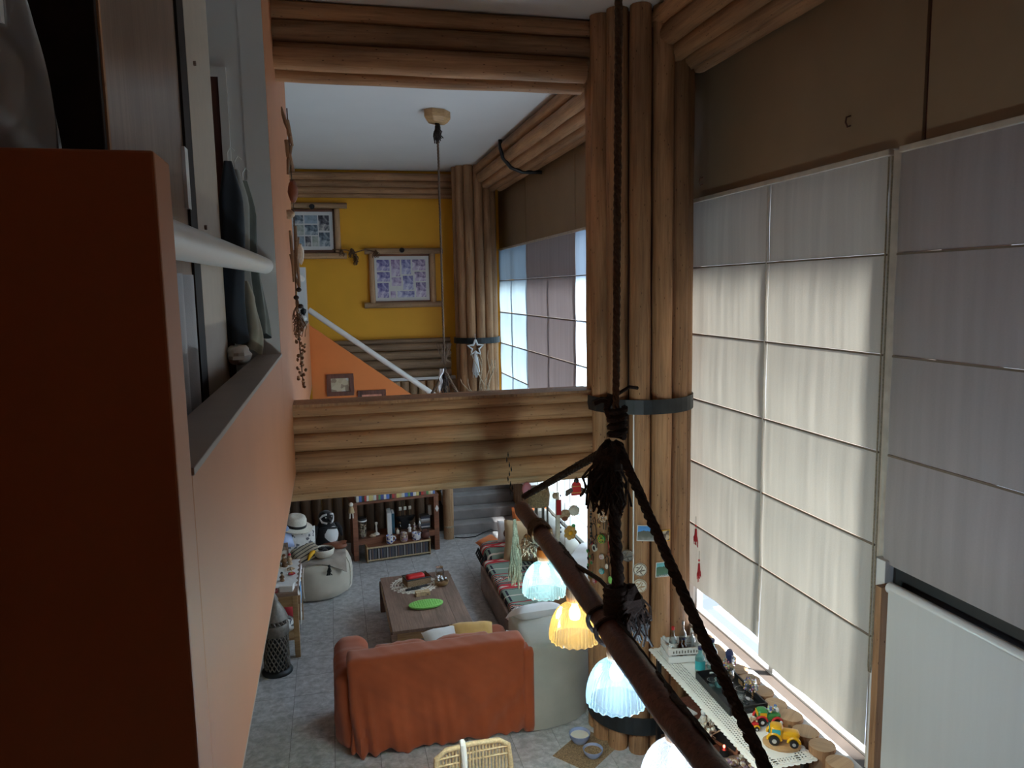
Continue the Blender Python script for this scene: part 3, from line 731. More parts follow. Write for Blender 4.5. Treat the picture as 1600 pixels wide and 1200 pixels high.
def kilim_mat():
    """woven blanket: sage ground, red bands with pale lozenges, dark stepped diamonds and bar rows across the width"""
    m, nt, N, L, B = new_mat('kilim_blanket')
    B.inputs['Roughness'].default_value = 0.9; B.inputs['Specular IOR Level'].default_value = 0.1
    tc = N.new('ShaderNodeTexCoord'); s = N.new('ShaderNodeSeparateXYZ'); L.new(tc.outputs['Object'], s.inputs[0])
    def mth(op, a, b=None, c=None):
        n = N.new('ShaderNodeMath'); n.operation = op
        for i, x in enumerate((a, b, c)):
            if x is None: continue
            if isinstance(x, (int, float)): n.inputs[i].default_value = x
            else: L.new(x, n.inputs[i])
        return n.outputs[0]
    y = mth('MODULO', mth('ADD', mth('MULTIPLY', s.outputs['Y'], 0.8), 20.0), 0.74)      # one repeat 0.74 m
    x = mth('MULTIPLY', s.outputs['X'], 0.8)
    def band(a, b): return mth('MULTIPLY', mth('GREATER_THAN', y, a), mth('LESS_THAN', y, b))
    def absd(v, c): return mth('ABSOLUTE', mth('SUBTRACT', v, c))
    col = None
    def over(base, mask, c):
        mx = N.new('ShaderNodeMix'); mx.data_type = 'RGBA'; L.new(mask, mx.inputs['Factor'])
        if isinstance(base, tuple): mx.inputs['A'].default_value = (*base, 1)
        else: L.new(base, mx.inputs['A'])
        mx.inputs['B'].default_value = (*c, 1); return mx.outputs['Result']
    sage, red, pale, dark, pink = (0.22, 0.29, 0.24), (0.48, 0.045, 0.055), (0.62, 0.55, 0.48), (0.03, 0.03, 0.045), (0.55, 0.26, 0.20)
    col = over(sage, band(0.0, 0.13), red)
    xl = absd(mth('MODULO', mth('ADD', x, 10.0), 0.24), 0.12)
    loz = mth('LESS_THAN', mth('ADD', mth('MULTIPLY', xl, 0.28), absd(y, 0.065)), 0.030)
    col = over(col, loz, pale)
    for a in (0.135, 0.155, 0.40, 0.715): col = over(col, band(a, a + 0.012), dark)
    for a in (0.17, 0.39): col = over(col, band(a, a + 0.014), red)
    # stepped diamonds
    xd = absd(mth('MODULO', mth('ADD', x, 10.15), 0.46), 0.23)
    q = mth('ADD', mth('MULTIPLY', mth('SNAP', xd, 0.012), 0.45), absd(mth('SNAP', y, 0.008), 0.285))
    for lim, c in ((0.085, dark), (0.070, pink), (0.048, dark), (0.034, pale), (0.018, dark)):
        col = over(col, mth('MULTIPLY', mth('LESS_THAN', q, lim), band(0.18, 0.39)), c)
    # bar rows
    bars = mth('MULTIPLY', band(0.43, 0.69), mth('LESS_THAN', mth('MODULO', mth('ADD', x, 10.0), 0.046), 0.022))
    gate = mth('GREATER_THAN', mth('MODULO', mth('ADD', x, 10.1), 0.52), 0.24)
    col = over(col, mth('MULTIPLY', bars, gate), dark)
    col = over(col, band(0.55, 0.57), pale)
    L.new(col, B.inputs['Base Color'])
    no = N.new('ShaderNodeTexNoise'); no.inputs['Scale'].default_value = 220; L.new(tc.outputs['Object'], no.inputs['Vector'])
    b = N.new('ShaderNodeBump'); b.inputs['Strength'].default_value = 0.4; b.inputs['Distance'].default_value = 0.004; L.new(no.outputs['Fac'], b.inputs['Height']); L.new(b.outputs['Normal'], B.inputs['Normal'])
    return m
M['kilim'] = kilim_mat()

# ------------------------------------------------------------------ rust sofa (seen from behind)
t = thing('sofa', 'sofa under a loose rust orange slipcover, seen from behind', 'sofa', (0.8, 6.95, 0))
def folds(p, n):
    k = max(0.0, 1 - (p.z) / 0.75)
    e = max(0.0, min(1.0, (0.35 - p.x - 0.8 * 0) ))
    d = 0.045 * k * (sin((p.x + 0.18 * p.z) * 34 + 2 * sin(p.x * 9)) * 0.6 + sin(p.x * 61 + p.z * 5) * 0.25) * (0.35 + 0.9 * max(0, -p.x))
    d += 0.026 * sin((p.x - p.z * 0.9) * 22 + 1.5 * sin(p.z * 6)) * max(0, p.x) * k + 0.012 * k * sin(p.x * 17 + p.z * 3)
    return d + 0.006 * wob(p.x * 3 + p.z * 4 + p.y * 2)
rbox(MB(), -0.80, 0.84, -0.43, -0.17, 0.02, 0.95, 0.045, 0.022, folds).build('sofa_back', M['rust'], t, smooth=60)
def folds2(p, n): return 0.02 * max(0, 1 - p.z / 0.7) * sin(p.y * 30 + sin(p.z * 8)) + 0.008 * wob(p.y * 4 + p.z * 3)
rbox(MB(), -0.92, -0.58, -0.36, 0.52, 0.02, 0.80, 0.13, 0.03, folds2).build('armrest', M['rust'], t, smooth=60)
rbox(MB(), 0.58, 0.83, -0.30, 0.50, 0.02, 0.74, 0.10, 0.04, folds2).build('armrest', M['rust'], t, smooth=60)
rbox(MB(), -0.60, 0.60, -0.2, 0.50, 0.05, 0.40, 0.05, 0.06, folds2).build('seat_base', M['rust'], t, smooth=60)
for a, b in ((-0.58, 0.0), (0.0, 0.58)):
    rbox(MB(), a + .005, b - .005, -0.14, 0.52, 0.40, 0.60, 0.08, 0.05, lambda p, n: 0.01 * wob(p.x * 5 + p.y * 4)).build('seat_cushion', M['rust'], t, smooth=60)
for a, b in ((-0.57, -0.02), (0.02, 0.58)):
    rbox(MB(), a, b, -0.2, 0.04, 0.56, 0.90, 0.10, 0.05, lambda p, n: 0.012 * wob(p.x * 5 + p.z * 4)).build('back_cushion', M['rust'], t, smooth=60)
o = pillow(MB(), 0.42, 0.42, 0.15).build('cushion', M['white_cotton'], smooth=True); o.location = (0.98, 7.14, 0.72); o.rotation_euler = (rad(14), 0, rad(8)); tag(o, 'off-white cushion lying behind the rust sofa back', 'cushion')
o = pillow(MB(), 0.44, 0.44, 0.16).build('cushion', M['mustard'], smooth=True); o.location = (1.24, 7.14, 0.735); o.rotation_euler = (rad(14), 0, rad(-6)); tag(o, 'mustard yellow cushion on the rust sofa', 'cushion')

# ------------------------------------------------------------------ cream corner sofa and kilim-covered sofa
t = thing('sofa', 'cream upholstered end of the corner sofa beside the near pillar', 'sofa', (2.02, 6.9, 0))
fp = [(-0.37, -0.36), (-0.2, -0.37), (0.0, -0.335), (0.15, -0.28), (0.28, -0.17), (0.36, -0.02), (0.39, 0.15), (0.39, 0.40), (-0.37, 0.40)]
loft(MB(), fp, [(0.97, 0.01), (1.0, 0.05), (1.0, 0.78), (0.985, 0.83), (0.94, 0.865), (0.85, 0.88)]).build('arm_back', M['cream_cloth'], t, smooth=50)
rbox(MB(), -0.42, -0.30, -0.40, -0.2, 0.02, 0.86, 0.04, 0.06).build('piping_edge', M['rust'], t, smooth=60)
o = pillow(MB(), 0.52, 0.40, 0.18).build('cushion', M['white_cotton'], smooth=True); o.location = (1.92, 7.26, 0.86); o.rotation_euler = (rad(-28), rad(4), rad(12)); tag(o, 'crumpled pale embroidered cushion on the cream corner sofa', 'cushion')
t = thing('sofa', 'long low sofa along the far window under a red and sage patterned blanket', 'sofa', (2.26, 8.9, 0))
rbox(MB(), -0.36, 0.40, -1.35, 1.02, 0.10, 0.34, 0.03, 0.1).build('seat_base', M['table_wood'], t, smooth=60)
rbox(MB(), -0.40, -0.33, -1.40, 1.05, 0.05, 0.40, 0.02, 0.1).build('side_board', M['table_wood'], t, smooth=60)
rbox(MB(), -0.355, 0.42, -1.36, 1.08, 0.33, 0.475, 0.05, 0.05, lambda p, n: 0.006 * wob(p.x * 4 + p.y * 3)).build('seat_cushion', M['kilim'], t, smooth=60)
rbox(MB(), 0.42, 0.66, -1.5, 1.1, 0.1, 0.80, 0.08, 0.08).build('sofa_back', M['cream_cloth'], t, smooth=60)
for k in range(4): MB().box(-0.34 if k % 2 else 0.5, -0.28 if k % 2 else 0.56, -1.3 if k < 2 else 1.0, -1.24 if k < 2 else 1.06, 0, 0.12).build('leg', M['table_wood'], t)
t = thing('bolster', 'thick folded end of the patterned blanket at the far end of the low sofa', 'bolster', (2.33, 10.30, 0))
rbox(MB(), -0.36, 0.42, -0.3, 0.34, 0.12, 0.53, 0.10, 0.05, lambda p, n: 0.012 * wob(p.x * 5 + p.y * 4)).build('blanket_roll', M['kilim'], t, smooth=60)
fr = MB()
for k in range(18): fr.tube([(-0.37, -0.2 + k * 0.028, 0.44), (-0.40 - rnd.uniform(0, .02), -0.2 + k * 0.028, 0.36), (-0.39, -0.2 + k * 0.028 + rnd.uniform(-.01, .01), 0.30)], 0.006, 4)
fr.build('fringe', M['black_cloth'], t)
o = pillow(MB(), 0.62, 0.58, 0.20).build('cushion', M['beige_cloth'], smooth=True); o.location = (2.50, 9.86, 0.72); o.rotation_euler = (rad(72), 0, rad(-20)); tag(o, 'large wood-coloured cushion leaning on the patterned sofa', 'cushion')
o = pillow(MB(), 0.50, 0.46, 0.18).build('cushion', M['orange_cloth'], smooth=True); o.location = (2.64, 10.20, 0.86); o.rotation_euler = (rad(74), 0, rad(-14)); tag(o, 'orange cushion propped behind the wood-coloured one', 'cushion')
o = thing('cushion', 'white cushion with a dark ring motif beside the orange cushion', 'cushion', (2.38, 10.42, 0.70), rad(-10))
pillow(MB(), 0.32, 0.31, 0.12, RX(rad(75))).build('cover', M['white_cotton'], o, smooth=True)
rg = MB(); rg.tube([(0.06 * cos(a * pi / 12), -0.065, 0.06 * sin(a * pi / 12) - 0.01) for a in range(25)], 0.016, 6); rg.build('ring_motif', M['door_red'], o, smooth=True)
o = pillow(MB(), 0.30, 0.42, 0.12).build('cushion', M['orange_cloth'], smooth=True); o.location = (2.18, 10.74, 0.42); o.rotation_euler = (rad(8), rad(-14), rad(20)); tag(o, 'flat orange cushion sticking out at the foot of the far sofa end', 'cushion')
o = pillow(MB(), 0.85, 0.52, 0.2).build('cushion', M['beige_cloth'], smooth=True); o.location = (2.57, 8.15, 0.66); o.rotation_euler = (rad(-62), 0, rad(90)); tag(o, 'tan back cushion on the low sofa under the hanging lamps', 'cushion')
o = rbox(MB(), -0.14, 0.14, -0.85, 0.85, -0.16, 0.16, 0.13, 0.07, lambda p, n: 0.01 * wob(p.y * 4)).build('bolster', M['cream_cloth'], smooth=60); o.location = (2.80, 9.55, 0.92); tag(o, 'long cream bolster along the top of the sofa back by the far window', 'bolster')
o = MB().grid(lambda u, v: (2.50 + 0.36 * v, 6.95 + 0.75 * u + 0.03 * wob(v * 5), 0.52 + 0.34 * v ** 0.7 + 0.02 * wob(u * 6 + v * 3)), 20, 10, thick=0.008).build('throw', M['white_cloth'], smooth=True); tag(o, 'white crumpled throw over the near corner of the low sofa back', 'throw')
o = MB().grid(lambda u, v: (1.70 + 0.78 * v, 7.30 + 0.36 * u, 0.50 + 0.07 * (1 - u) + 0.015 * wob(u * 7 + v * 5)), 16, 20, thick=0.01).build('throw', M['white_cloth'], smooth=True); tag(o, 'white blanket spread on the seat between the cream arm and the patterned blanket', 'throw')
o = MB().grid(lambda u, v: (2.68 + 0.60 * v, 7.0 + 1.75 * u, (.83 + .19 * min(1, v / .45)) + 0.012 * wob(u * 9 + v * 6)), 30, 14, thick=0.006).build('runner', M['white_cotton'], smooth=True); tag(o, 'white cloth draped from the far window sill over the sofa back', 'cloth')

# ------------------------------------------------------------------ coffee table
t = thing('coffee_table', 'square brown wooden coffee table on the grey tiles', 'table', (0.955, 8.95, 0), rad(1))
for k in range(5): MB().box(-0.455 + 0.182 * k, -0.455 + 0.182 * (k + 1) - 0.001, -0.82, 0.84, 0.405, 0.44).build('top_plank', M['table_top'], t, bevel=0.002)
for sx in (-1, 1):
    for sy in (-1, 1): MB().box(sx * 0.44 - 0.035, sx * 0.44 + 0.035, sy * 0.78 - 0.035, sy * 0.78 + 0.035, 0, 0.405).build('leg', M['table_wood'], t, bevel=0.004)
for s in (-1, 1):
    MB().box(-0.405, 0.405, s * 0.78 - 0.02, s * 0.78 + 0.02, 0.31, 0.405).build('apron', M['oak'], t)
    MB().box(s * 0.44 - 0.02, s * 0.44 + 0.02, -0.745, 0.745, 0.31, 0.405).build('apron', M['oak'], t)
ZT = 0.4402
def doily(name, rx, ry, mat, label, loc, rz=0, cat='doily', rings=4, n=26):
    mb = MB()
    mb.lathe([(rx * 0.30, 0.001), (rx * 0.30, 0.004), (0.0001, 0.0045)], 24)
    for r in (0.42, 0.56, 0.70, 0.84, 0.95):
        mb.tube([(rx * r * cos(a * 2 * pi / 36), rx * r * sin(a * 2 * pi / 36), 0.003) for a in range(37)], rx * 0.030, 4, cap=False)
    for k in range(n):
        a = 2 * pi * k / n
        mb.tube([(rx * .28 * cos(a), rx * .28 * sin(a), .003), (rx * .95 * cos(a + .12 * (k % 2)), rx * .95 * sin(a + .12 * (k % 2)), .003)], rx * 0.022, 4)
        mb.ell((rx * cos(a), rx * sin(a), 0.003), (rx * .07, rx * .07, .0025), 6, 3)
    o = mb.build(name, mat); o.location = loc; o.rotation_euler = (0, 0, rz); o.scale = (1, ry / rx, 1)
    return tag(o, label, cat)
doily('doily', 0.30, 0.30, M['straw'], 'round cream crochet doily on the coffee table', (0.90, 9.42, ZT))
t = thing('basket', 'small rectangular wicker basket on the coffee table doily', 'basket', (0.93, 9.46, ZT + .006), rad(14))
b = MB()
for (x0, x1, y0, y1) in ((-.16, .16, -.10, -.09), (-.16, .16, .09, .10), (-.16, -.15, -.1, .1), (.15, .16, -.1, .1)): b.box(x0, x1, y0, y1, 0, .09)
b.box(-.16, .16, -.1, .1, 0, .008); b.build('basket_body', M['wicker'], t)
MB().tube([(-.16, -.1, .09), (.16, -.1, .09), (.16, .1, .09), (-.16, .1, .09), (-.16, -.1, .09)], .010, 6).build('rim', M['black'], t)
o = rbox(MB(), -.125, .115, -.06, .06, -.035, .035, .03, .02).build('case', M['red_gloss'], smooth=60); o.location = (0.92, 9.47, ZT + .088); o.rotation_euler = (0, 0, rad(14)); tag(o, 'shiny red case lying in the wicker basket', 'case')
for k, (x, y, a, L_) in enumerate(((0.86, 9.24, 12, .2), (0.92, 9.28, 16, .17), (0.99, 9.30, 20, .15))):
    t = thing('remote_control', ['long black remote control at the front edge of the doily', 'black remote control between the other two on the doily', 'black remote control nearest the wooden bowl on the doily'][k], 'remote control', (x, y, ZT + .009), rad(a), 'remote controls on the coffee table')
    rbox(MB(), -L_ / 2, L_ / 2, -.022, .022, 0, .02, .008, .03).build('body', M['black'], t, smooth=60)
    bt = MB()
    for i in range(5): bt.cbox((-L_ / 2 + .03 + i * .025, 0, .021), (.01, .02, .003))
    bt.build('buttons', M['silver'], t)
t = thing('puzzle_box', 'small pale wooden puzzle box in the middle of the coffee table', 'box', (0.96, 9.06, ZT), rad(6))
for i in range(3):
    for j in range(2): MB().box(-.09 + i * .06 + .001, -.03 + i * .06 - .001, -.045 + j * .045 + .001, j * .045 - .001, 0, .05 + .004 * ((i + j) % 2)).build('block', M['rattan'], t, bevel=.002)
MB().lathe([(.012, 0), (.012, .004)], 10, c=(.055, -.047, .02), M=None).build('knob', M['black'], t)
t = thing('dish', 'lime green oval dimpled dish on the coffee table', 'dish', (0.96, 8.72, ZT), rad(4))
loft(MB(), oval(.21, .125, 36), [(.80, 0), (.97, .012), (1.0, .032), (.97, .034)]).build('body', M['green_plastic'], t, smooth=50)
st_ = MB(); 
for i in range(13):
    for j in range(7):
        x, y = -.17 + i * .0285, -.087 + j * .029
        if (x / .2) ** 2 + (y / .11) ** 2 < 0.95: st_.ell((x, y, .035), (.009, .009, .006), 6, 3)
st_ = st_.build('dimples', M['green_plastic'], t, smooth=True); st_['kind'] = 'stuff'
t = thing('bowl', 'wooden bowl of silver trinkets on the coffee table', 'bowl', (1.235, 9.32, ZT))
MB().lathe([(.06, 0), (.085, .02), (.092, .055), (.085, .058), (.07, .03), (.0001, .025)], 24).build('body', M['oak'], t, smooth=50)
tr = MB()
for k in range(14): tr.ell((rnd.uniform(-.05, .05), rnd.uniform(-.05, .05), .06 + rnd.uniform(0, .04)), (.022, .022, .022), 8, 6)
tr = tr.build('trinkets', M['silver'], t, smooth=True); tr['kind'] = 'stuff'
t = thing('jar', 'clear glass jar with a wire lid behind the wooden bowl', 'jar', (1.245, 9.56, ZT))
MB().lathe([(.055, 0), (.06, .01), (.06, .10), (.045, .125), (.045, .14)], 20, cap=False).build('body', M['clear'], t, smooth=50)
MB().lathe([(.048, .14), (.05, .155), (.0001, .16)], 20).build('lid', M['clear'], t, smooth=50)
MB().ell((0, 0, .04), (.045, .045, .035), 12, 8, jit=.15).build('contents', M['brown_bits'], t, smooth=True)

# ------------------------------------------------------------------ pouf and what lies on it
PX, PY = -0.36, 10.72
t = thing('pouf', 'large round cream pouf on the floor at the left', 'pouf', (PX, PY, 0))
loft(MB(), oval(.50, .50, 48), [(.86, .005), (.97, .05), (1.0, .16), (1.01, .30), (.99, .42), (.93, .49), (.80, .52), (.5, .53)], disp=lambda k, z: .012 * sin(k * 40 + z * 9)).build('cover', M['pouf_cloth'], t, smooth=60)
sm = MB()
for a in (-1.9, -0.4, 0.9): sm.tube([(.505 * cos(a) * f, .505 * sin(a) * f, z) for f, z in ((.9, .02), (1.0, .12), (1.02, .30), (1.0, .42), (.92, .5), (.75, .53))], .008, 6)
sm.build('seam_piping', M['straw'], t, smooth=True)
def drape(u, v):
    x = -.30 + .72 * u; y = -.44 + .75 * v; r = sqrt(x * x + y * y)
    z = .542 + .008 * wob(u * 7 + v * 4)
    if r > .43: z -= 0.9 * (r - .43)
    return (PX + x, PY + y, z)
o = MB().grid(drape, 26, 24, thick=.006).build('throw', M['grey_weave'], smooth=True); tag(o, 'grey brown woven throw spread over the cream pouf', 'throw')
t = thing('tassel', 'black tassel at the corner of the grey woven throw', 'tassel', (-0.17, 10.24, 0.49))
b = MB()
for k in range(12): b.tube([(0, 0, .02), (rnd.uniform(-.03, .03), -.03 + rnd.uniform(-.02, .02), -.05), (rnd.uniform(-.04, .04), -.045, -.10)], .006, 4)
b.build('threads', M['black_cloth'], t); MB().ell((0, 0, .015), (.02, .02, .02), 8, 6).build('knot', M['black_cloth'], t, smooth=True)
t = thing('basket', 'round cream woven bowl full of dark things on the pouf', 'basket', (-0.24, 10.52, .552))
MB().lathe([(.09, 0), (.135, .04), (.15, .10), (.14, .12), (.128, .10), (.115, .04), (.0001, .02)], 28).build('bowl', M['straw'], t, smooth=50)
b = MB()
for k in range(14): b.ell((rnd.uniform(-.08, .08), rnd.uniform(-.08, .08), .085 + rnd.uniform(0, .03)), (.045, .03, .022), 8, 5, jit=.1)
b = b.build('contents', M['black_cloth'], t, smooth=True); b['kind'] = 'stuff'
t = thing('toy_banana', 'yellow banana-shaped toy hanging over the rim of the woven bowl', 'toy', (-0.40, 10.42, .60))
MB().tube([(.06, .05, .05), (.03, .02, .06), (0, -.01, .045), (-.03, -.04, .01), (-.045, -.055, -.03)], [.012, .026, .03, .026, .01], 10).build('body', M['yellow_gloss'], t, smooth=True)
MB().tube([(.06, .05, .05), (.075, .065, .045)], [.011, .008], 8).build('tip', M['black'], t)
t = thing('leather_pouch', 'reddish brown leather pouch at the back of the pouf', 'pouch', (-0.10, 10.86, .556), rad(-20))
loft(MB(), oval(.19, .085, 24, p=2.4), [(.9, 0), (1, .02), (.95, .05), (.7, .068)], disp=lambda k, z: .04 * sin(k * 25)).build('body', M['leather'], t, smooth=50)
MB().grid(lambda u, v: (-.17 + .34 * u, -.02 + .11 * v, .068 + .012 * sin(u * 9) * v), 10, 6, thick=.006).build('flap', M['leather'], t, smooth=True)
def striped(name, a, b_, scale, axis='X'):
    m, nt, N, L, B = new_mat(name); B.inputs['Roughness'].default_value = .9
    tc = N.new('ShaderNodeTexCoord'); s = N.new('ShaderNodeSeparateXYZ'); L.new(tc.outputs['Object'], s.inputs[0])
    mu = N.new('ShaderNodeMath'); mu.operation = 'MULTIPLY'; mu.inputs[1].default_value = scale; L.new(s.outputs[axis], mu.inputs[0])
    si = N.new('ShaderNodeMath'); si.operation = 'SINE'; L.new(mu.outputs[0], si.inputs[0])
    r = ramp(N, [(0.0, a), (0.62, b_)]); r.color_ramp.interpolation = 'CONSTANT'
    L.new(si.outputs[0], r.inputs['Fac']); L.new(r.outputs['Color'], B.inputs['Base Color']); return m
M['stripe'] = striped('cream_black_stripes', (0.42, 0.36, 0.27), (0.05, 0.045, 0.045), 130, 'Y')
o = pillow(MB(), 0.40, 0.42, 0.15).build('cushion', M['stripe'], smooth=True); o.location = (-0.52, 10.56, .66); o.rotation_euler = (rad(35), rad(-20), rad(25)); tag(o, 'beige cushion with black stripes between pouf and console table', 'cushion')
# penguin plush
t = thing('penguin_plush', 'black and white penguin plush toy sitting on the pouf', 'plush toy', (-0.20, 11.02, .54), rad(25))
b = MB(); loft(b, oval(.17, .15, 24), [(.7, 0), (.95, .05), (1, .13), (.92, .24), (.68, .34), (.5, .38), (.3, .40)]); b.build('body', M['black_cloth'], t, smooth=60)
MB().ell((0.02, -.055, .17), (.135, .11, .155), 18, 12).build('belly', M['white_cotton'], t, smooth=True)
MB().ell((-.01, -.03, .44), (.105, .115, .095), 18, 12).build('head', M['black_cloth'], t, smooth=True)
b = MB(); b.tube([(-.10 + .0 * k, 0, 0) for k in range(2)], .001, 4)
for s in (-1, 1):
    MB().tube([(s * .03 - .01, -.132, .50), (s * .075 - .01, -.10, .485), (s * .10 - .01, -.06, .44), (s * .085 - .01, -.085, .385), (s * .03 - .01, -.13, .365)], .015, 8).build('eyebrow_band', M['white_cotton'], t, smooth=True)
    MB().ell((s * .045 - .01, -.128, .455), (.012, .01, .012), 8, 6).build('eye', M['silver'], t, smooth=True)
    MB().tube([(s * .15, -.01, .32), (s * .20, -.04, .22), (s * .215, -.06, .12)], [.03, .04, .015], 8).build('flipper', M['black_cloth'], t, smooth=True)
    MB().ell((s * .07, -.17, .02), (.05, .07, .02), 10, 6).build('foot', M['black_cloth'], t, smooth=True)
MB().tube([(-.01, -.13, .425), (-.01, -.19, .41), (-.01, -.21, .395)], [.03, .018, .004], 8).build('beak', M['black'], t, smooth=True)
MB().tube([(-.14, -.09, .30), (-.06, -.15, .31), (.05, -.155, .29), (.12, -.11, .27)], .016, 8).build('breast_band', M['black_cloth'], t, smooth=True)
# printed cushion wearing the hat
t = thing('cushion', 'tall white cushion printed with black sketches under the straw hat', 'cushion', (-0.58, 10.62, .28), rad(10))
pillow(MB(), .50, .66, .24, T(0, 0, .34) @ RX(rad(78))).build('cover', M['patch_bw'], t, smooth=True)
t = thing('straw_hat', 'white straw hat with a black band resting on the printed cushion', 'hat', (-0.60, 10.58, 1.00))
hatM = RX(rad(12)) @ RY(rad(10))
loft(MB(), oval(.235, .20, 36), [(.985, -.012), (1.0, -.004), (.7, .008), (.62, .02)], M=hatM).build('brim', M['straw'], t, smooth=50)
loft(MB(), oval(.145, .125, 32), [(1.0, .01), (.98, .06), (.93, .12), (.80, .155), (.5, .165), (.25, .15)], M=hatM).build('crown', M['straw'], t, smooth=50)
loft(MB(), oval(.149, .129, 32), [(1.0, .012), (.995, .055)], M=hatM).build('hat_band', M['black'], t, smooth=50)
o = pillow(MB(), .34, .34, .12).build('cushion', M['blue_ceramic'], smooth=True); o.location = (-.80, 10.42, .92); o.rotation_euler = (rad(60), 0, rad(20)); tag(o, 'pale blue cushion peeping out left of the printed cushion', 'cushion')

# ------------------------------------------------------------------ left console table
t = thing('console_table', 'narrow wooden console table against the left wall', 'table', (-0.77, 9.2, 0))
MB().box(-.26, .26, -.52, .62, .755, .80).build('tabletop', M['table_wood'], t, bevel=.004)
for sx in (-1, 1):
    for sy in (-.47, .57): MB().box(sx * .225 - .03, sx * .225 + .03, sy - .03, sy + .03, 0, .755).build('leg', M['oak'], t, bevel=.003)
MB().box(-.2, .2, -.49, -.46, .62, .755).build('apron', M['oak'], t); MB().box(.21, .24, -.44, .54, .62, .755).build('apron', M['oak'], t)
MB().box(-.22, .22, -.46, .56, .20, .225).build('lower_shelf', M['oak'], t)
def on_console(x, y): return (-0.77 + x, 9.2 + y, .8002)
o = MB().grid(lambda u, v: (-.04 + .30 * u + .012 * sin(v * 40) * u, -.34 + .92 * v, .004 + .004 * wob(u * 9 + v * 11) - (.12 * max(0, u - .93) / .07)), 14, 40, thick=.004).build('runner', M['white_cotton'], smooth=True); o.location = (-0.77, 9.2, .80); tag(o, 'white ruffled table runner on the console table', 'cloth')
t = thing('candle', 'yellow pillar candle in a glass on the console table', 'candle', on_console(-.05, .33))
MB().lathe([(.075, 0), (.08, .01), (.08, .17)], 20, cap=False).build('glass', M['clear'], t, smooth=50)
MB().lathe([(.072, .004), (.072, .16), (.06, .165), (.0001, .155)], 20).build('wax', plain('yellow_wax', (.72, .48, .12), rough=.4), t, smooth=50)
def pframe(label, loc, w_, h_, rz, tilt, mat, pic, cat='picture frame', name='photo_frame', bw=.02, d=.018, mount=None):
    t = thing(name, label, cat, loc, rz)
    R = RX(rad(-tilt))
    f = MB(); f.box(-w_ / 2, w_ / 2, -d, 0, 0, bw, M=R); f.box(-w_ / 2, w_ / 2, -d, 0, h_ - bw, h_, M=R); f.box(-w_ / 2, -w_ / 2 + bw, -d, 0, bw, h_ - bw, M=R); f.box(w_ / 2 - bw, w_ / 2, -d, 0, bw, h_ - bw, M=R)
    f.build('frame', mat, t)
    MB().box(-w_ / 2 + bw, w_ / 2 - bw, -d * .5, -.001, bw, h_ - bw, M=R).build('picture', pic, t)
    if mount: MB().box(-w_ / 2 + bw, w_ / 2 - bw, -d * .4, -.001, bw, h_ - bw, M=R).build('mount', mount, t)
    return t
M['photo'] = patch_mat('old_photo_print', [(.25, .18, .13), (.5, .42, .32), (.12, .09, .07), (.6, .55, .48)], 22)
pframe('brown framed photo standing at the back of the console table', on_console(.02, .52), .2, .24, rad(12), 14, M['table_wood'], M['photo'])
pframe('small dark framed photo leaning left of the brown frame', on_console(-.17, .54), .15, .2, rad(-6), 16, M['silver'], M['black'])
pframe('white card standing at the front left of the console table', on_console(-.05, -.30), .18, .26, rad(62), 12, M['paper'], M['paper'], cat='card', name='greeting_card')
def figurine(label, loc, h_, mats, rz=0, group=None, cat='figurine'):
    t = thing('figurine', label, cat, loc, rz, group)
    MB().lathe([(h_ * .22, 0), (h_ * .24, h_ * .05), (h_ * .16, h_ * .3), (h_ * .19, h_ * .48), (h_ * .13, h_ * .62), (h_ * .05, h_ * .66)], 12).build('body', mats[0], t, smooth=60)
    MB().ell((0, 0, h_ * .78), (h_ * .13, h_ * .13, h_ * .15), 10, 8).build('head', mats[1], t, smooth=True)
    MB().lathe([(h_ * .15, h_ * .83), (h_ * .10, h_ * .95), (.0001, h_)], 10).build('headdress', mats[2], t, smooth=60)
    b = MB()
    for s in (-1, 1): b.tube([(s * h_ * .16, 0, h_ * .55), (s * h_ * .22, -h_ * .05, h_ * .42), (s * h_ * .12, -h_ * .13, h_ * .38)], h_ * .04, 6)
    b.build('arms', mats[0], t, smooth=True)
    return t
figurine('brown carved figurine beside the candle on the console table', on_console(.07, .36), .17, (M['brown_bits'], M['tan_bits'], M['brown_bits']))
figurine('tan figurine nearest the runner edge on the console table', on_console(.13, .42), .15, (M['tan_bits'], M['tan_bits'], M['red_cloth']))
figurine('small dark figurine at the front of the white runner', on_console(.07, -.14), .12, (M['brown_bits'], M['tan_bits'], M['black']))
t = thing('shell', 'pale star-shaped shell on the runner by the figurines', 'shell', on_console(.15, .22)); b = MB()
for k in range(5): b.tube([(0, 0, .02), (.05 * cos(k * 1.257), .05 * sin(k * 1.257), .012)], [.022, .006], 6)
b.build('arms', M['tan_bits'], t, smooth=True)
t = thing('brooch', 'red fabric flower on the white runner', 'flower', on_console(.17, .04)); b = MB()
for k in range(5): b.ell((.025 * cos(k * 1.257), .025 * sin(k * 1.257), .02), (.022, .022, .012), 8, 5)
b.build('petals', M['red_cloth'], t, smooth=True); MB().ell((0, 0, .03), (.01, .01, .01), 8, 5).build('centre', M['yellow_gloss'], t)
t = thing('box', 'small white box at the front corner of the console table', 'box', on_console(.14, -.43), rad(-8))
MB().box(-.075, .075, -.06, .06, 0, .06).build('body', M['paper'], t, bevel=.003); MB().box(-.078, .078, -.063, .063, .045, .07).build('lid', M['white_cotton'], t, bevel=.003)
o = MB().grid(lambda u, v: (-.10 + .2 * u, -.06 + .12 * v, .01 + .012 * wob(u * 8 + v * 6)), 10, 8, thick=.006).build('cloth', M['patch_red'], smooth=True); o.location = on_console(-.06, -.44); tag(o, 'crumpled red and white cloth at the front of the console table', 'cloth')
t = thing('magazine_holder', 'white wire magazine rack hanging on the end of the console table', 'rack', (-0.505, 9.02, .30))
b = MB()
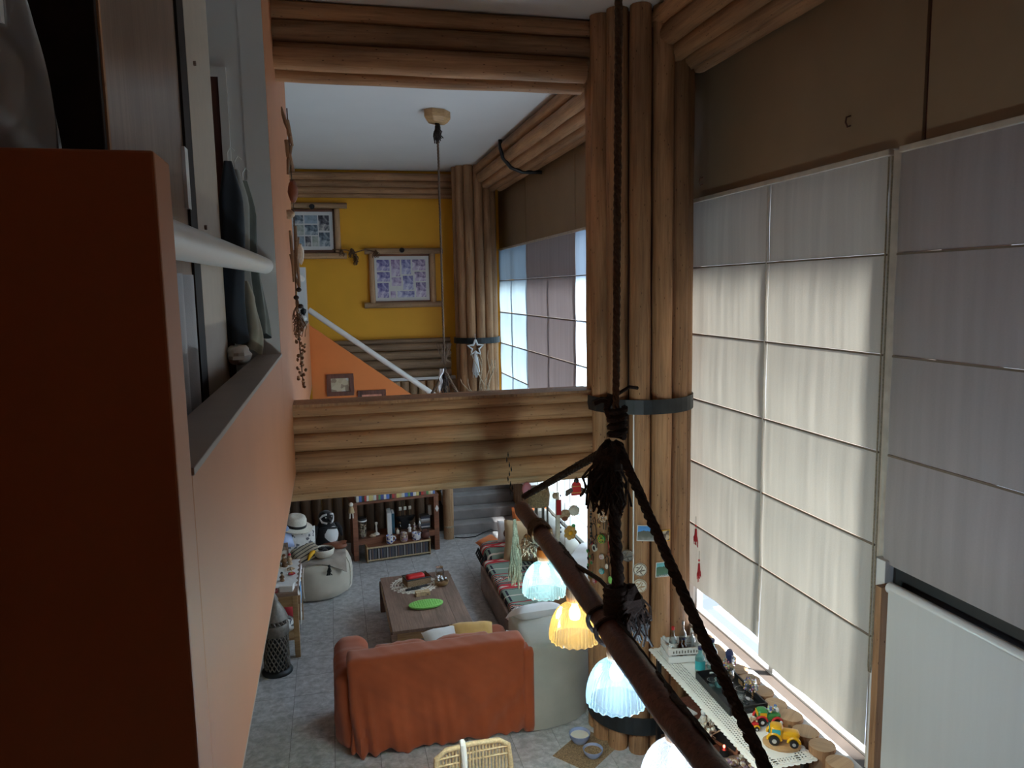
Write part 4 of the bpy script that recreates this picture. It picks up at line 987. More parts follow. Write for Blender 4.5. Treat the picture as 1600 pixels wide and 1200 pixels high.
for y in (-.1, .1): b.tube([(0, y, 0), (.012, y, .40)], .006, 6)
for z in (0, .13, .27, .40): b.tube([(.03 * z, -.1, z), (.03 * z, .1, z)], .005, 6)
b.build('wire_frame', M['white_metal'], t)
MB().box(.008, .016, -.09, .09, .26, .46).build('pocket', plain('sky_blue_card', (.2, .42, .75)), t)
MB().box(.004, .010, -.09, .09, .02, .24).build('pocket', M['patch_bw'], t)
for k, (x, y, s_, m_) in enumerate(((-.1, -.1, .12, 'patch_red'), (.06, .05, .13, 'red_cloth'), (.0, .28, .12, 'patch_mix'), (-.12, .18, .10, 'black_cloth'), (.1, -.25, .11, 'patch_bw'), (.08, .4, .1, 'red_cloth'))):
    o = MB().ell((0, 0, s_ * .8), (s_, s_ * 1.1, s_ * .8), 14, 9, jit=.08).build('fabric_bundle', M[m_], smooth=True); o.location = (-0.77 + x, 9.2 + y, .226)
    tag(o, ['red and white spotted bundle at the front of the lower console shelf', 'plain red bundle in the middle of the lower console shelf', 'mottled brown bundle on the lower console shelf', 'black bundle against the wall on the lower console shelf', 'black and white bundle at the front right of the lower console shelf', 'red bundle at the far end of the lower console shelf'][k], 'bundle', 'bundles on the lower console shelf')
# pierced metal floor lantern
t = thing('floor_lantern', 'tall pierced grey metal floor lantern in front of the console table', 'lantern', (-0.755, 8.42, 0))
MB().lathe([(.165, 0), (.17, .02), (.15, .05), (.135, .06)], 28).build('base', M['iron'], t, smooth=50)
def lattice(r, z0, z1, n, rows):
    b = MB()
    for k in range(n):
        for sg in (-1, 1):
            b.tube([(r * cos(2 * pi * k / n + sg * i * .16), r * sin(2 * pi * k / n + sg * i * .16), z0 + (z1 - z0) * i / rows) for i in range(rows + 1)], .0075, 4)
    return b
lattice(.135, .06, .46, 18, 10).build('pierced_body', M['grey_metal'], t)
MB().lathe([(.118, .06), (.118, .46)], 20, cap=False).build('inner_sleeve', M['iron'], t)
MB().lathe([(.145, .45), (.15, .47), (.15, .56), (.14, .575)], 28).build('collar', M['grey_metal'], t, smooth=50)
lattice(.132, .575, .635, 18, 2).build('pierced_band', M['grey_metal'], t)
MB().lathe([(.145, .63), (.12, .70), (.075, .78), (.05, .82), (.055, .84), (.03, .89), (.012, .93), (.0001, .96)], 28).build('dome', M['grey_metal'], t, smooth=50)
MB().tube([(.03 * cos(a * pi / 8), 0, .99 + .03 * sin(a * pi / 8)) for a in range(17)], .005, 6).build('ring', M['iron'], t)

# ------------------------------------------------------------------ bookcase, CD rack
BK = (0.86, 11.98); BR = rad(7.5)
def bk(x, y, z):
    return (BK[0] + x * cos(BR) - y * sin(BR), BK[1] + x * sin(BR) + y * cos(BR), z)
t = thing('bookcase', 'low open red brown wooden bookcase at the foot of the stair wall', 'bookcase', (BK[0], BK[1], 0), BR)
for s in (-1, 1):
    MB().box(s * .655 - .04, s * .655 + .04, -.16, -.10, 0, .90).build('post', M['shelf_wood'], t, bevel=.003)
    MB().box(s * .655 - .02, s * .655 + .02, -.10, .24, .02, .90).build('side_panel', M['shelf_wood'], t)
MB().box(-.70, .70, -.165, .25, .90, .935).build('top_board', M['shelf_wood'], t, bevel=.003)
MB().box(-.64, .64, -.15, .24, .315, .34).build('shelf', M['shelf_wood'], t)
MB().box(-.615, .615, -.16, -.13, .25, .335).build('shelf_front', M['shelf_wood'], t)
bookcols = [(.62, .6, .55), (.5, .06, .05), (.08, .1, .3), (.62, .5, .25), (.05, .05, .05), (.12, .3, .12), (.65, .55, .2), (.1, .18, .5), (.3, .1, .08), (.7, .66, .58)]
bmats = [plain('book_cover_%d' % i, c, rough=.5, var=.08) for i, c in enumerate(bookcols)]
bm0 = {}
x = -.62; k = 0; cnt = {}; ordn = ['first', 'second', 'third', 'fourth', 'fifth', 'sixth']
words = ['white', 'red', 'navy', 'tan', 'black', 'dark green', 'yellow', 'blue', 'maroon', 'ivory']
while x < .62:
    w_ = rnd.uniform(.03, .055); hh = rnd.uniform(.17, .23); ci = (k * 7 + (k // 4)) % 10
    cnt[ci] = cnt.get(ci, -1) + 1
    o = thing('book', words[ci] + ' book on top of the bookcase, ' + ordn[cnt[ci]] + ' of that colour from left', 'book', bk(x + w_ / 2, -.02, .9352), BR, 'books on top of the bookcase')
    cv = MB().box(-w_ / 2 + .001, w_ / 2 - .001, -.11, .05, 0, hh).build('cover', bmats[ci], o, bevel=.002)
    MB().box(-w_ / 2 + .004, w_ / 2 - .004, -.10, .052, .004, hh + .0005).build('pages', M['paper'], cv)
    x += w_; k += 1
# things inside the bookcase
t = thing('glass_jar', 'tall glass jar of shells with a dark lid in the bookcase', 'jar', bk(-.53, -.07, .3402))
MB().lathe([(.065, 0), (.07, .01), (.07, .27), (.06, .29)], 20, cap=False).build('body', M['clear'], t, smooth=50)
MB().lathe([(.066, .29), (.068, .325), (.0001, .33)], 20).build('lid', M['black'], t, smooth=50); MB().lathe([(.071, .27), (.071, .29)], 20, cap=False).build('rim', M['white_metal'], t)
b = MB()
for q in range(40): b.ell((rnd.uniform(-.045, .045), rnd.uniform(-.045, .045), rnd.uniform(.02, .25)), (.018, .016, .013), 6, 4)
b = b.build('shells', M['tan_bits'], t, smooth=True); b['kind'] = 'stuff'
t = thing('candlestick', 'slender pale candlestick in the bookcase', 'candlestick', bk(-.30, 0, .3402)); MB().lathe([(.05, 0), (.045, .015), (.012, .04), (.016, .09), (.01, .14), (.024, .19), (.02, .2)], 16).build('stem', M['straw'], t, smooth=50)
t = thing('shell', 'cream shell lying at the front of the bookcase shelf', 'shell', bk(-.38, -.1, .3402)); loft(MB(), oval(.055, .04, 16), [(.8, 0), (1, .02), (.5, .05)], disp=lambda k, z: .1 * sin(k * 50)).build('body', M['tan_bits'], t, smooth=50)
t = thing('storage_box', 'upright white box file in the middle of the bookcase', 'box', bk(-.09, .02, .3402), BR + rad(-8))
MB().box(-.035, .035, -.15, .15, 0, .36).build('box', M['paper'], t, bevel=.003); MB().box(-.02, .02, -.152, -.149, .22, .3).build('spine_label', M['white_cotton'], t)
t = thing('book', 'dark teal book standing against the white box file', 'book', bk(-.02, .05, .3402), BR + rad(-8)); MB().box(-.02, .02, -.12, .12, 0, .33).build('cover', plain('dark_teal_cover', (.02, .08, .12)), t); MB().box(-.016, .016, -.115, .121, .004, .331).build('pages', M['paper'], t)
def bottle(label, loc, r, h_, mat, capm, group=None, neck=.35, labelm=None, cat='bottle'):
    t = thing('bottle', label, cat, loc, 0, group)
    bd = MB().lathe([(r * .9, 0), (r, h_ * .03), (r, h_ * .55), (r * .8, h_ * .64), (r * neck, h_ * .74), (r * neck, h_ * .92), (r * neck * 1.1, h_ * .93), (r * neck * 1.1, h_ * .95)], 18).build('body', mat, t, smooth=50)
    MB().lathe([(r * neck * 1.15, h_ * .90), (r * neck * 1.15, h_), (.0001, h_)], 14).build('cap', capm, t, smooth=50)
    if labelm: MB().lathe([(r * 1.01, h_ * .15), (r * 1.01, h_ * .48)], 18, cap=False).build('label', labelm, bd, smooth=50)
    return t
bottle('small brown bottle left of the middle of the bookcase', bk(.07, -.05, .3402), .03, .17, M['amber_glass'], M['brown_bits'])
bottle('tiny pale bottle at the front of the bookcase shelf', bk(.02, -.11, .3402), .025, .09, M['cream_ceramic'], M['oak'])
bottle('small silver bottle in front of the stacked boxes', bk(.40, -.03, .3402), .03, .18, M['silver'], M['straw'])
figurine('white owl figurine in the middle of the bookcase', bk(.22, -.08, .3402), .13, (M['white_ceramic'], M['patch_bw'], M['white_ceramic']))
figurine('grey figurine beside the white owl in the bookcase', bk(.30, -.07, .3402), .14, (M['patch_mix'], M['cream_ceramic'], M['patch_mix']))
t = thing('miniature_ship', 'dark model ship with pale sails at the back of the bookcase', 'model ship', bk(.20, .12, .3402), BR)
loft(MB(), [(-.16, 0), (-.1, -.04), (.1, -.04), (.17, 0), (.1, .04), (-.1, .04)], [(.7, .12), (1, .19), (1.02, .21)]).build('hull', M['black'], t)
MB().box(-.06, .06, -.03, .03, 0, .13).build('stand', M['black'], t); b = MB()
for x_ in (-.08, .0, .08): b.tube([(x_, 0, .2), (x_, 0, .46)], .004, 5)
b.build('masts', M['oak'], t)
for x_ in (-.08, .0, .08): MB().grid(lambda u, v, x_=x_: (x_ - .022 + .044 * u, -.01 - .012 * sin(pi * v), .31 + .06 * v), 4, 5, thick=.002).build('sail', M['straw'], t)
cdm = [plain('cd_spine_%d' % i, c, rough=.3, var=.05) for i, c in enumerate([(.03, .03, .035), (.1, .1, .11), (.6, .6, .6), (.18, .12, .1), (.05, .06, .1), (.35, .33, .32)])]
for k in range(9):
    o = MB().box(-.075, .075, -.08, .06, 0, .024).build('box_set', cdm[(k * 2 + k // 3) % 6], bevel=.001); o.location = bk(.50 + rnd.uniform(-.008, .008), .03, .3402 + .0245 * k); o.rotation_euler = (0, 0, BR + rnd.uniform(-.06, .06))
    tag(o, 'flat case in the stack at the right end of the bookcase, ' + ['bottom one', 'second from bottom', 'third from bottom', 'fourth from bottom', 'middle one', 'fourth from top', 'third from top', 'second from top', 'topmost'][k], 'case', 'stacked cases in the bookcase')
t = thing('candle', 'white candle in a grey cup at the right of the bookcase', 'candle', bk(.60, 0.05, .3402)); MB().lathe([(.03, .18), (.03, .36), (.0001, .36)], 14).build('wax', M['white_ceramic'], t); MB().lathe([(.03, 0), (.015, .03), (.02, .16), (.04, .18), (.04, .2)], 14).build('holder', M['silver'], t, smooth=50)
t = thing('doll', 'small cloth doll hanging on the left corner of the bookcase', 'doll', bk(-.71, -.17, .80)); MB().ell((0, -.02, .13), (.035, .03, .035), 10, 8).build('head', M['straw'], t, smooth=True); MB().lathe([(.05, 0), (.03, .1)], 12, c=(0, -.02, 0)).build('dress', M['beige_cloth'], t); b = MB(); b.tube([(-.02, -.02, .0), (-.025, -.02, -.09)], .012, 6); b.tube([(.02, -.02, .0), (.025, -.02, -.09)], .012, 6); b.build('legs', M['straw'], t)
t = thing('paper_star', 'small white paper ornament hanging at the right corner of the bookcase', 'ornament', bk(.66, -.18, .70)); MB().prism([(0, .06), (.03, .0), (0, -.06), (-.03, 0)], 0, .004, M=RX(rad(90))).build('body', M['paper'], t); MB().tube([(0, 0, .06), (0, 0, .2)], .0015, 4).build('string', M['jute'], t)

CK = (0.88, 11.74)
def ck(x, y, z): return (CK[0] + x * cos(BR) - y * sin(BR), CK[1] + x * sin(BR) + y * cos(BR), z)
t = thing('cd_rack', 'low wooden CD rack standing in front of the bookcase', 'rack', (CK[0], CK[1], 0), BR)
MB().box(-.51, .51, -.085, .085, .235, .25).build('top_board', M['shelf_wood'], t, bevel=.002)
MB().box(-.50, .50, -.08, .085, .03, .045).build('bottom_board', M['oak'], t)
for s in (-1, 1): MB().box(s * .50 - .009, s * .50 + .009, -.085, .085, 0, .262).build('side_panel', M['oak'], t, bevel=.004)
MB().box(-.5, .5, .07, .082, .04, .24).build('back_panel', M['dark_log'], t)
MB().box(-.51, .51, -.088, -.08, .225, .25).build('edge_strip', M['rattan'], t); MB().box(-.51, .51, -.088, -.08, .028, .045).build('edge_strip', M['rattan'], t)
cme = {}
for i in range(6): cme[i] = MB().box(-.0085, .0085, -.062, .062, 0, .165).mesh('cd_case', cdm[i])
x = -.475; k = 0
while x < .48:
    ci = [0, 1, 0, 3, 0, 5, 1, 0, 4, 2, 0, 1][(k * 5 + k // 7) % 12]
    o = put(cme[ci], 'cd_case', None, ck(x, -.012, .0452), (0, rnd.uniform(-.02, .02), BR)); x += .0195; k += 1
    tag(o, ['black', 'dark grey', 'white', 'brown', 'navy', 'grey'][ci] + '-spined CD case upright in the low wooden rack', 'cd case', 'CD cases in the low wooden rack')
def mug(label, loc, r, h_, mat, rz, inner=None, name='mug'):
    t = thing(name, label, 'mug', loc, rz)
    cu = MB().lathe([(r * .85, 0), (r, .01), (r, h_), (r * .9, h_), (r * .88, .012), (.0001, .012)], 24).build('cup', mat, t, smooth=50)
    MB().tube([(r * .95 + .045 * sin(a * pi / 10) , 0, h_ * .5 + h_ * .33 * cos(a * pi / 10)) for a in range(11)], .009, 8).build('handle', mat, cu, smooth=True)
    return t
mug('white mug with a dark motif on top of the CD rack', ck(-.13, 0, .2502), .055, .125, M['patch_blue'], rad(10))
mug('round white pot-shaped mug with a blue picture on the CD rack', ck(.30, 0, .2502), .07, .115, M['patch_blue'], rad(20))
t = thing('jar', 'mottled brown and white jar between the two white mugs', 'jar', ck(.10, .0, .2502)); MB().lathe([(.05, 0), (.062, .02), (.062, .09), (.05, .105), (.055, .12), (.04, .15), (.0001, .155)], 20).build('body', M['patch_mix'], t, smooth=50)
t = thing('pot', 'dark squat pot at the right end of the CD rack', 'pot', ck(.45, .01, .2502)); MB().lathe([(.045, 0), (.07, .03), (.072, .07), (.05, .10), (.055, .11)], 20).build('body', M['door_red'], t, smooth=50); MB().tube([(-.06, 0, .09), (-.03, 0, .17), (.03, 0, .17), (.06, 0, .09)], .006, 6).build('handle', M['iron'], t)

o = MB().tube([(1.9, 12.40, .012), (2.05, 12.34, .01), (2.25, 12.36, .01), (2.40, 12.46, .03), (2.55, 12.52, .05), (2.7, 12.46, .02), (2.95, 12.44, .01)], .009, 6).build('cable', M['black'], smooth=True); tag(o, 'black cable running along the floor at the foot of the stair', 'cable')
# ------------------------------------------------------------------ pets' corner and rattan chair
t = thing('mat', 'square brown woven mat on the tiles beside the near pillar', 'mat', (2.10, 6.14, 0), rad(38))
for k in range(22): MB().box(-.26, .26, -.20 + k * .0182, -.20 + k * .0182 + .016, 0.0006, .0065).build('slat', M['wicker'], t)
def bowl(label, loc, r, h_, out, cont):
    t = thing('bowl', label, 'bowl', loc)
    MB().lathe([(r * .55, 0), (r * .62, .006), (r * .92, h_ * .6), (r, h_), (r * .93, h_), (r * .85, h_ * .6), (r * .5, .012), (.0001, .01)], 28).build('body', out, t, smooth=50)
    MB().lathe([(r * .86, h_ * .72), (r * .5, h_ * .78), (.0001, h_ * .8)], 24).build('contents', cont, t, smooth=60)
    return t
bowl('blue and white bowl of pale food on the woven mat', (2.075, 6.27, .007), .10, .09, M['blue_ceramic'], M['cream_ceramic'])
bowl('blue and white bowl of brown dry food on the woven mat', (2.12, 6.03, .007), .092, .075, M['blue_ceramic'], M['patch_bits'])
t = thing('rattan_chair', 'pale rattan chair whose round-topped back shows at the bottom edge', 'chair', (0.88, 4.85, 0), rad(4))
MB().lathe([(.25, .42), (.26, .45), (.24, .47), (.0001, .47)], 28).build('seat', M['rattan'], t, smooth=50)
for sx in (-1, 1):
    for sy in (-1, 1): MB().tube([(sx * .2, sy * .2, .44), (sx * .24, sy * .24, 0)], .016, 8).build('leg', M['rattan'], t)
hoop = [(-.26, .18, .45), (-.285, .22, .70), (-.27, .235, .86), (-.20, .24, .905), (0, .245, .915), (.20, .24, .905), (.27, .235, .86), (.285, .22, .70), (.26, .18, .45)]
MB().tube(hoop, .02, 10).build('back_hoop', M['rattan'], t, smooth=True)
for k in range(21):
    x_ = -.25 + k * .025; zt = .90 if abs(x_) < .2 else .88
    MB().tube([(x_ * .95, .19, .46), (x_, .23, .72), (x_, .236, zt)], .0085, 6).build('spindle', M['rattan'], t)
for z in (.80, .855): MB().tube([(-.275, .226, z), (0, .238, z), (.275, .226, z)], .009, 6).build('cross_weave', M['rattan'], t)
o = MB().tube([(.80, 5.03, .58), (.795, 5.045, .80), (.79, 5.075, .925), (.79, 5.10, .938), (.79, 5.125, .925), (.785, 5.14, .75)], [.020, .022, .022, .022, .022, .018], 8).build('strap', M['white_cotton'], smooth=True); tag(o, 'white strap hung over the top of the rattan chair', 'strap')
# ------------------------------------------------------------------ ropes
def lay_rope(mb, pts, r, pitch=None, strands=3, n=5, step=None):
    """twisted rope along a polyline: strands wound round the path"""
    pts = [Vector(p) for p in pts]; pitch = pitch or r * 7; step = step or pitch / 8
    seg = []; 
    for a, b in zip(pts[:-1], pts[1:]):
        k = max(1, int((b - a).length / step))
        seg += [a.lerp(b, i / k) for i in range(k)]
    seg.append(pts[-1]); s = 0; fr = []; up = Vector((0.3, 0.2, 1)).normalized()
    for i, p in enumerate(seg):
        d = (seg[min(i + 1, len(seg) - 1)] - seg[max(i - 1, 0)]).normalized()
        a = d.cross(up)
        if a.length < 1e-4: a = d.cross(Vector((1, 0, 0)))
        a.normalize(); b = a.cross(d); up = b
        if i: s += (p - seg[i - 1]).length
        fr.append((p, a, b, s))
    for q in range(strands):
        mb.tube([p + (a * cos(2 * pi * (s / pitch + q / strands)) + b * sin(2 * pi * (s / pitch + q / strands))) * r * .5 for p, a, b, s in fr], r * .62, n)
    return mb
def fray(mb, c, n, L_, spread, r, down=1.0, seed=1, curl=.02):
    R = random.Random(seed)
    for k in range(n):
        a = R.uniform(0, 6.28); q = R.uniform(.2, 1) * spread; l = L_ * R.uniform(.6, 1.1); p = Vector(c); pts = [p.copy()]
        for i in range(1, 6):
            f = i / 5
            pts.append(Vector((c[0] + q * cos(a) * min(1, f * 1.5) + R.uniform(-curl, curl), c[1] + q * sin(a) * min(1, f * 1.5) + R.uniform(-curl, curl), c[2] - l * f * down)))
        mb.tube(pts, r, 4)
    return mb

# ------------------------------------------------------------------ near hanging log lamp
LX, LZ = 1.26, 2.57
def log_x(y): return .018 * sin((y + 3.5) * 1.3 + 1.0) + .034 * y - .006
t = thing('log_pendant_lamp', 'dark red log hung on black ropes with four ribbed glass lamp shades under it', 'pendant lamp', (LX, 3.5, LZ))
b = MB(); pts = []; rs = []
for i in range(40):
    y = 1.75 + (5.42 - 1.75) * i / 39
    pts.append((log_x(y - 3.5), y - 3.5, .012 * sin(y * 2.1))); rs.append(.060 + .004 * sin(y * 5) + .002 * sin(y * 13))
rs[0] = .05; rs[-1] = .05
b.tube(pts, rs, 16); b.build('log', M['dark_log'], t, smooth=50)
bk_ = MB()
for (ya, yb, a0) in ((-1.25, -.75, .9), (-.7, .0, .6), (.35, .9, .8)):
    bk_.grid(lambda u, v: (lambda y, a: (log_x(y) + (.066 + .006 * wob(y * 9 + v * 7)) * cos(a), y, .012 * sin((y + 3.5) * 2.1) + (.066 + .006 * wob(y * 9 + v * 7)) * sin(a)))(ya + (yb - ya) * u, a0 + (1.0 + .5 * wob(u * 5)) * (v - .5) * sin(pi * (.08 + .84 * u))), 24, 6, thick=.006)
bk_.build('bark_strip', M['rope'], t, smooth=True)['kind'] = 'stuff'
def shade_mesh():
    b = MB(); nr = 42; n = nr * 4; prof = []
    R0 = .142
    for i in range(15):
        a = (pi / 2) * (1 - i / 14 * .97) ; prof.append((R0 * (cos(a) ** .9 if cos(a) > 0 else 0), .205 * sin(a) ** 1.0))
    prof = [(max(.043, r), z) for r, z in prof]
    vs = []; k = len(prof)
    for r, z in prof:
        amp = .0075 * min(1, (r - .04) / .05)
        for j in range(n):
            tt = 2 * pi * j / n; rr = r + amp * cos(nr * tt)
            vs.append((rr * cos(tt), rr * sin(tt), z))
    for rr0, z in ((R0 + .004, -.008), (R0 - .006, -.012)):
        for j in range(n):
            tt = 2 * pi * j / n
            vs.append(((rr0 + .002 * cos(nr / 2 * tt)) * cos(tt), (rr0 + .002 * cos(nr / 2 * tt)) * sin(tt), z - .003 * cos(nr / 2 * tt)))
    k += 2
    b.add(vs, [(i * n + j, i * n + (j + 1) % n, (i + 1) * n + (j + 1) % n, (i + 1) * n + j) for i in range(k - 1) for j in range(n)])
    return b
def shade_mat(name, tint, mixd):
    m, nt, N, L, B = new_mat(name); N.remove(B); o = N['Material Output']
    tr = N.new('ShaderNodeBsdfTransparent'); tr.inputs[0].default_value = (*tint, 1)
    tl = N.new('ShaderNodeBsdfTranslucent'); tl.inputs[0].default_value = (*[c * .040 for c in tint], 1)
    df = N.new('ShaderNodeBsdfDiffuse'); df.inputs[0].default_value = (*[c * .052 for c in tint], 1)
    gl = N.new('ShaderNodeBsdfGlossy'); gl.inputs['Roughness'].default_value = .12
    ad = N.new('ShaderNodeAddShader'); L.new(tl.outputs[0], ad.inputs[0]); L.new(df.outputs[0], ad.inputs[1])
    m1 = N.new('ShaderNodeMixShader'); lw = N.new('ShaderNodeLayerWeight'); lw.inputs['Blend'].default_value = .42
    mr = N.new('ShaderNodeMapRange'); mr.inputs['To Min'].default_value = mixd; mr.inputs['To Max'].default_value = min(1, mixd + .6); L.new(lw.outputs['Facing'], mr.inputs['Value'])
    L.new(mr.outputs[0], m1.inputs[0]); L.new(tr.outputs[0], m1.inputs[1]); L.new(ad.outputs[0], m1.inputs[2])
    m2 = N.new('ShaderNodeMixShader'); m2.inputs[0].default_value = .08; L.new(m1.outputs[0], m2.inputs[1]); L.new(gl.outputs[0], m2.inputs[2])
    L.new(m2.outputs[0], o.inputs['Surface']); return m
sh_me = shade_mesh()
for k, (y, col, sm_) in enumerate(((4.62, (.62, .95, 1.0), (.80, .95, .96)), (3.94, (1.0, .66, .22), (.97, .90, .72)), (3.25, (.55, .82, 1.0), (.80, .92, 1.0)), (2.56, (.80, .90, 1.0), (.92, .96, 1.0)))):
    yy = y - 3.5; xx = .022 * yy + .010
    MB().lathe([(.022, -.055), (.048, -.062), (.052, -.095), (.046, -.135), (.030, -.145)], 22, c=(xx, yy, 0)).build('lamp_cap', M['log'], t, smooth=50)
    me = sh_me.mesh('lamp_shade', shade_mat('ribbed_glass_%d' % k, sm_, .38), smooth=True)
    s = put(me, 'lamp_shade', t, (xx, yy, -.352))
    s['label'] = ['ribbed glass shade with a cool bulb, farthest', 'ribbed glass shade glowing warm yellow', 'ribbed glass shade glowing bluish white', 'ribbed glass shade nearest the viewer'][k]
    bu = MB().lathe([(.012, -.145), (.016, -.165), (.030, -.195), (.034, -.22), (.028, -.245), (.0001, -.258)], 16, c=(0, 0, .352)).build('bulb', emit('bulb_light_%d' % k, col, 14), s, smooth=True)
    ld = bpy.data.lights.new('lamp_light', 'POINT'); ld.energy = (25, 22, 28, 22)[k]; ld.color = col; ld.shadow_soft_size = .035
    lo = bpy.data.objects.new('lamp_light', ld); COL.objects.link(lo); lo.location = (xx, yy, -.275); lo.parent = t
AP = Vector((.042, -.17, .89))
rp = MB(); lay_rope(rp, [(.00, -.32, 3.86), (.03, -.18, .95)], .017, .11); rp.build('hanging_rope', M['twine'], t, smooth=True)
rp = MB(); lay_rope(rp, [AP, (.08, 1.81, .10)], .022, .15); rp.build('far_rope', M['rope'], t, smooth=True)
rp = MB(); lay_rope(rp, [AP, (.02, -.19, .5), (.035, -.20, .17)], .031, .16); rp.build('middle_rope', M['rope'], t, smooth=True)
rp = MB(); lay_rope(rp, [AP, (.022, -1.0, .39), (.0, -1.72, .02)], .022, .13); rp.build('near_rope', M['rope'], t, smooth=True)
k_ = MB(); R = random.Random(3)
for i in range(4): k_.tube([(AP.x + .036 * cos(a * .7), AP.y + .036 * sin(a * .7), AP.z + .03 + i * .035 + .004 * a) for a in range(10)], .017, 6)
k_.tube([(AP.x - .03, AP.y, AP.z + .24), (AP.x - .055, AP.y, AP.z + .17), (AP.x - .02, AP.y, AP.z + .1)], .018, 6); k_.tube([(AP.x, AP.y, AP.z + .24), (AP.x + .06, AP.y, AP.z + .27), (AP.x + .11, AP.y + .02, AP.z + .26)], .009, 5); k_.tube([(AP.x, AP.y, AP.z + .20), (AP.x - .08, AP.y, AP.z + .215), (AP.x - .12, AP.y, AP.z + .20)], .016, 5)
k_.build('top_knot', M['rope'], t, smooth=True)
f = MB(); fray(f, (AP.x - .07, AP.y - .03, AP.z - .03), 110, .26, .11, .006, seed=4, curl=.022); f.ell((AP.x - .05, AP.y - .03, AP.z - .07), (.075, .06, .09), 12, 8, jit=.2); f.build('frayed_tassel', M['rope'], t)
f = MB()
for i in range(5): f.tube([(.02 + .045 * cos(a * .65), -.2 + .045 * sin(a * .65), .16 - i * .03 + .003 * a) for a in range(11)], .02, 6)
f.build('lower_knot', M['rope'], t, smooth=True)
f = MB(); fray(f, (.085, -.22, .19), 110, .26, .11, .006, seed=5, curl=.02); f.ell((.08, -.22, .12), (.07, .07, .08), 12, 8, jit=.2); f.build('frayed_tassel', M['rope'], t)
f = MB()
for i, y in enumerate((-.25, -.12)): f.tube([(log_x(y) + .068 * cos(a * pi / 8), y + .01 * sin(a), .068 * sin(a * pi / 8)) for a in range(17)], .012, 6)
f.tube([(.03, .42, .075), (.05, .1, .11), (.03, -.18, .13)], .012, 6); f.build('wrapping', M['rope'], t, smooth=True)
f = MB()
for i in range(7): f.tube([(log_x(1.25) + (.066 + .005 * R.random()) * cos(a * pi / 8), 1.22 + i * .018 + .01 * R.random(), (.072 + .005 * R.random()) * sin(a * pi / 8)) for a in range(17)], .008, 5)
fray(f, (-.05, 1.26, .0), 26, .15, .07, .003, seed=8); fray(f, (.05, 1.28, .06), 26, .05, .08, .003, seed=9, curl=.03); f.build('frayed_twine_wrap', M['twine'], t)
f = MB()
f.tube([(0, 1.80, -.06), (0, 1.80, -.12)], .012, 6); fray(f, (0, 1.80, -.12), 60, .44, .05, .004, seed=10, curl=.012); f.tube([(0, 1.8, -.1), (0.005, 1.8, -.2), (0, 1.8, -.32)], [.016, .022, .012], 8); f.build('hemp_tassel', M['jute'], t)
f = MB()
for i in range(9): f.tube([(.015 * sin(i * pi / 2), 1.9 + .07 * i / 9 * 9 * .11 + .01 * cos(i * pi / 2) + a_[0], .09 + i * .035 + a_[1]) for a_ in ((0, 0), (.012, .018), (0, .036), (-.012, .018), (0, 0))], .003, 4)
f.build('chain', M['iron'], t)

# ------------------------------------------------------------------ far hanging lamp
t = thing('log_pendant_lamp', 'far hanging log lamp on a thin rope below a wooden ceiling plate', 'pendant lamp', (1.44, 9.9, 2.2), rad(22))
loft(MB(), oval(.21, .15, 7), [(.72, 4.11), (1.0, 4.17), (1.0, 4.258)], M=RZ(rad(25))).build('ceiling_plate', M['oak'], t, bevel=.008)
f = MB(); f.tube([(.0, 0, 4.21), (.02, .02, 4.12), (0, 0, 4.05), (-.02, 0, 4.12), (.01, 0, 4.2)], .02, 6); fray(f, (0, 0, 4.12), 40, .24, .06, .008, seed=21); f.ell((0, 0, 3.98), (.045, .045, .1), 8, 8, jit=.15); f.build('frayed_tassel', M['rope'], t)
f = MB(); lay_rope(f, [(0, 0, 4.05), (.0, 0, 1.10)], .014, .12); f.build('hanging_rope', M['twine'], t, smooth=True)
f = MB(); lay_rope(f, [(0, 0, .95), (0, .95, .03)], .02, .14); lay_rope(f, [(0, 0, .95), (.0, 0, .05)], .02, .14); lay_rope(f, [(0, 0, .95), (.06, -.9, .03)], .022, .14); f.build('spread_ropes', M['twine'], t, smooth=True)
f = MB(); fray(f, (0, 0, .97), 30, .34, .06, .006, seed=22); f.ell((0, 0, .90), (.03, .03, .09), 8, 8, jit=.2); f.build('frayed_tassel', M['rope'], t)
f = MB()
for k in range(9): f.tube([(0, 0, 1.02), (rnd.uniform(-.10, .10), rnd.uniform(-.05, .05), 1.30), (rnd.uniform(-.14, .14), 0, 1.18), (rnd.uniform(-.1, .1), 0, 1.05)], .004, 4)
f.build('loose_twine', M['twine'], t)
MB().grid(lambda u, v: (-.10 + .055 * u * (1 - .5 * v) - .03 * v + .012 * sin(v * 12), -.05 + .02 * sin(u * 6 + v * 9), .98 - .30 * v + .03 * sin(u * 8) * v), 8, 12, thick=.003).build('white_ribbon', M['white_cotton'], t)
MB().tube([(0, -1.6, 0), (0.02, 0, .01), (0, 1.6, 0)], .06, 14).build('log', M['dark_log'], t, smooth=50)
for y in (-1.0, -.35, .35, 1.0):
    MB().lathe([(.022, -.055), (.048, -.062), (.052, -.095), (.046, -.135)], 16, c=(0, y, 0)).build('lamp_cap', M['log'], t, smooth=50)
    put(bpy.data.meshes['lamp_shade'], 'lamp_shade', t, (0, y, -.352))

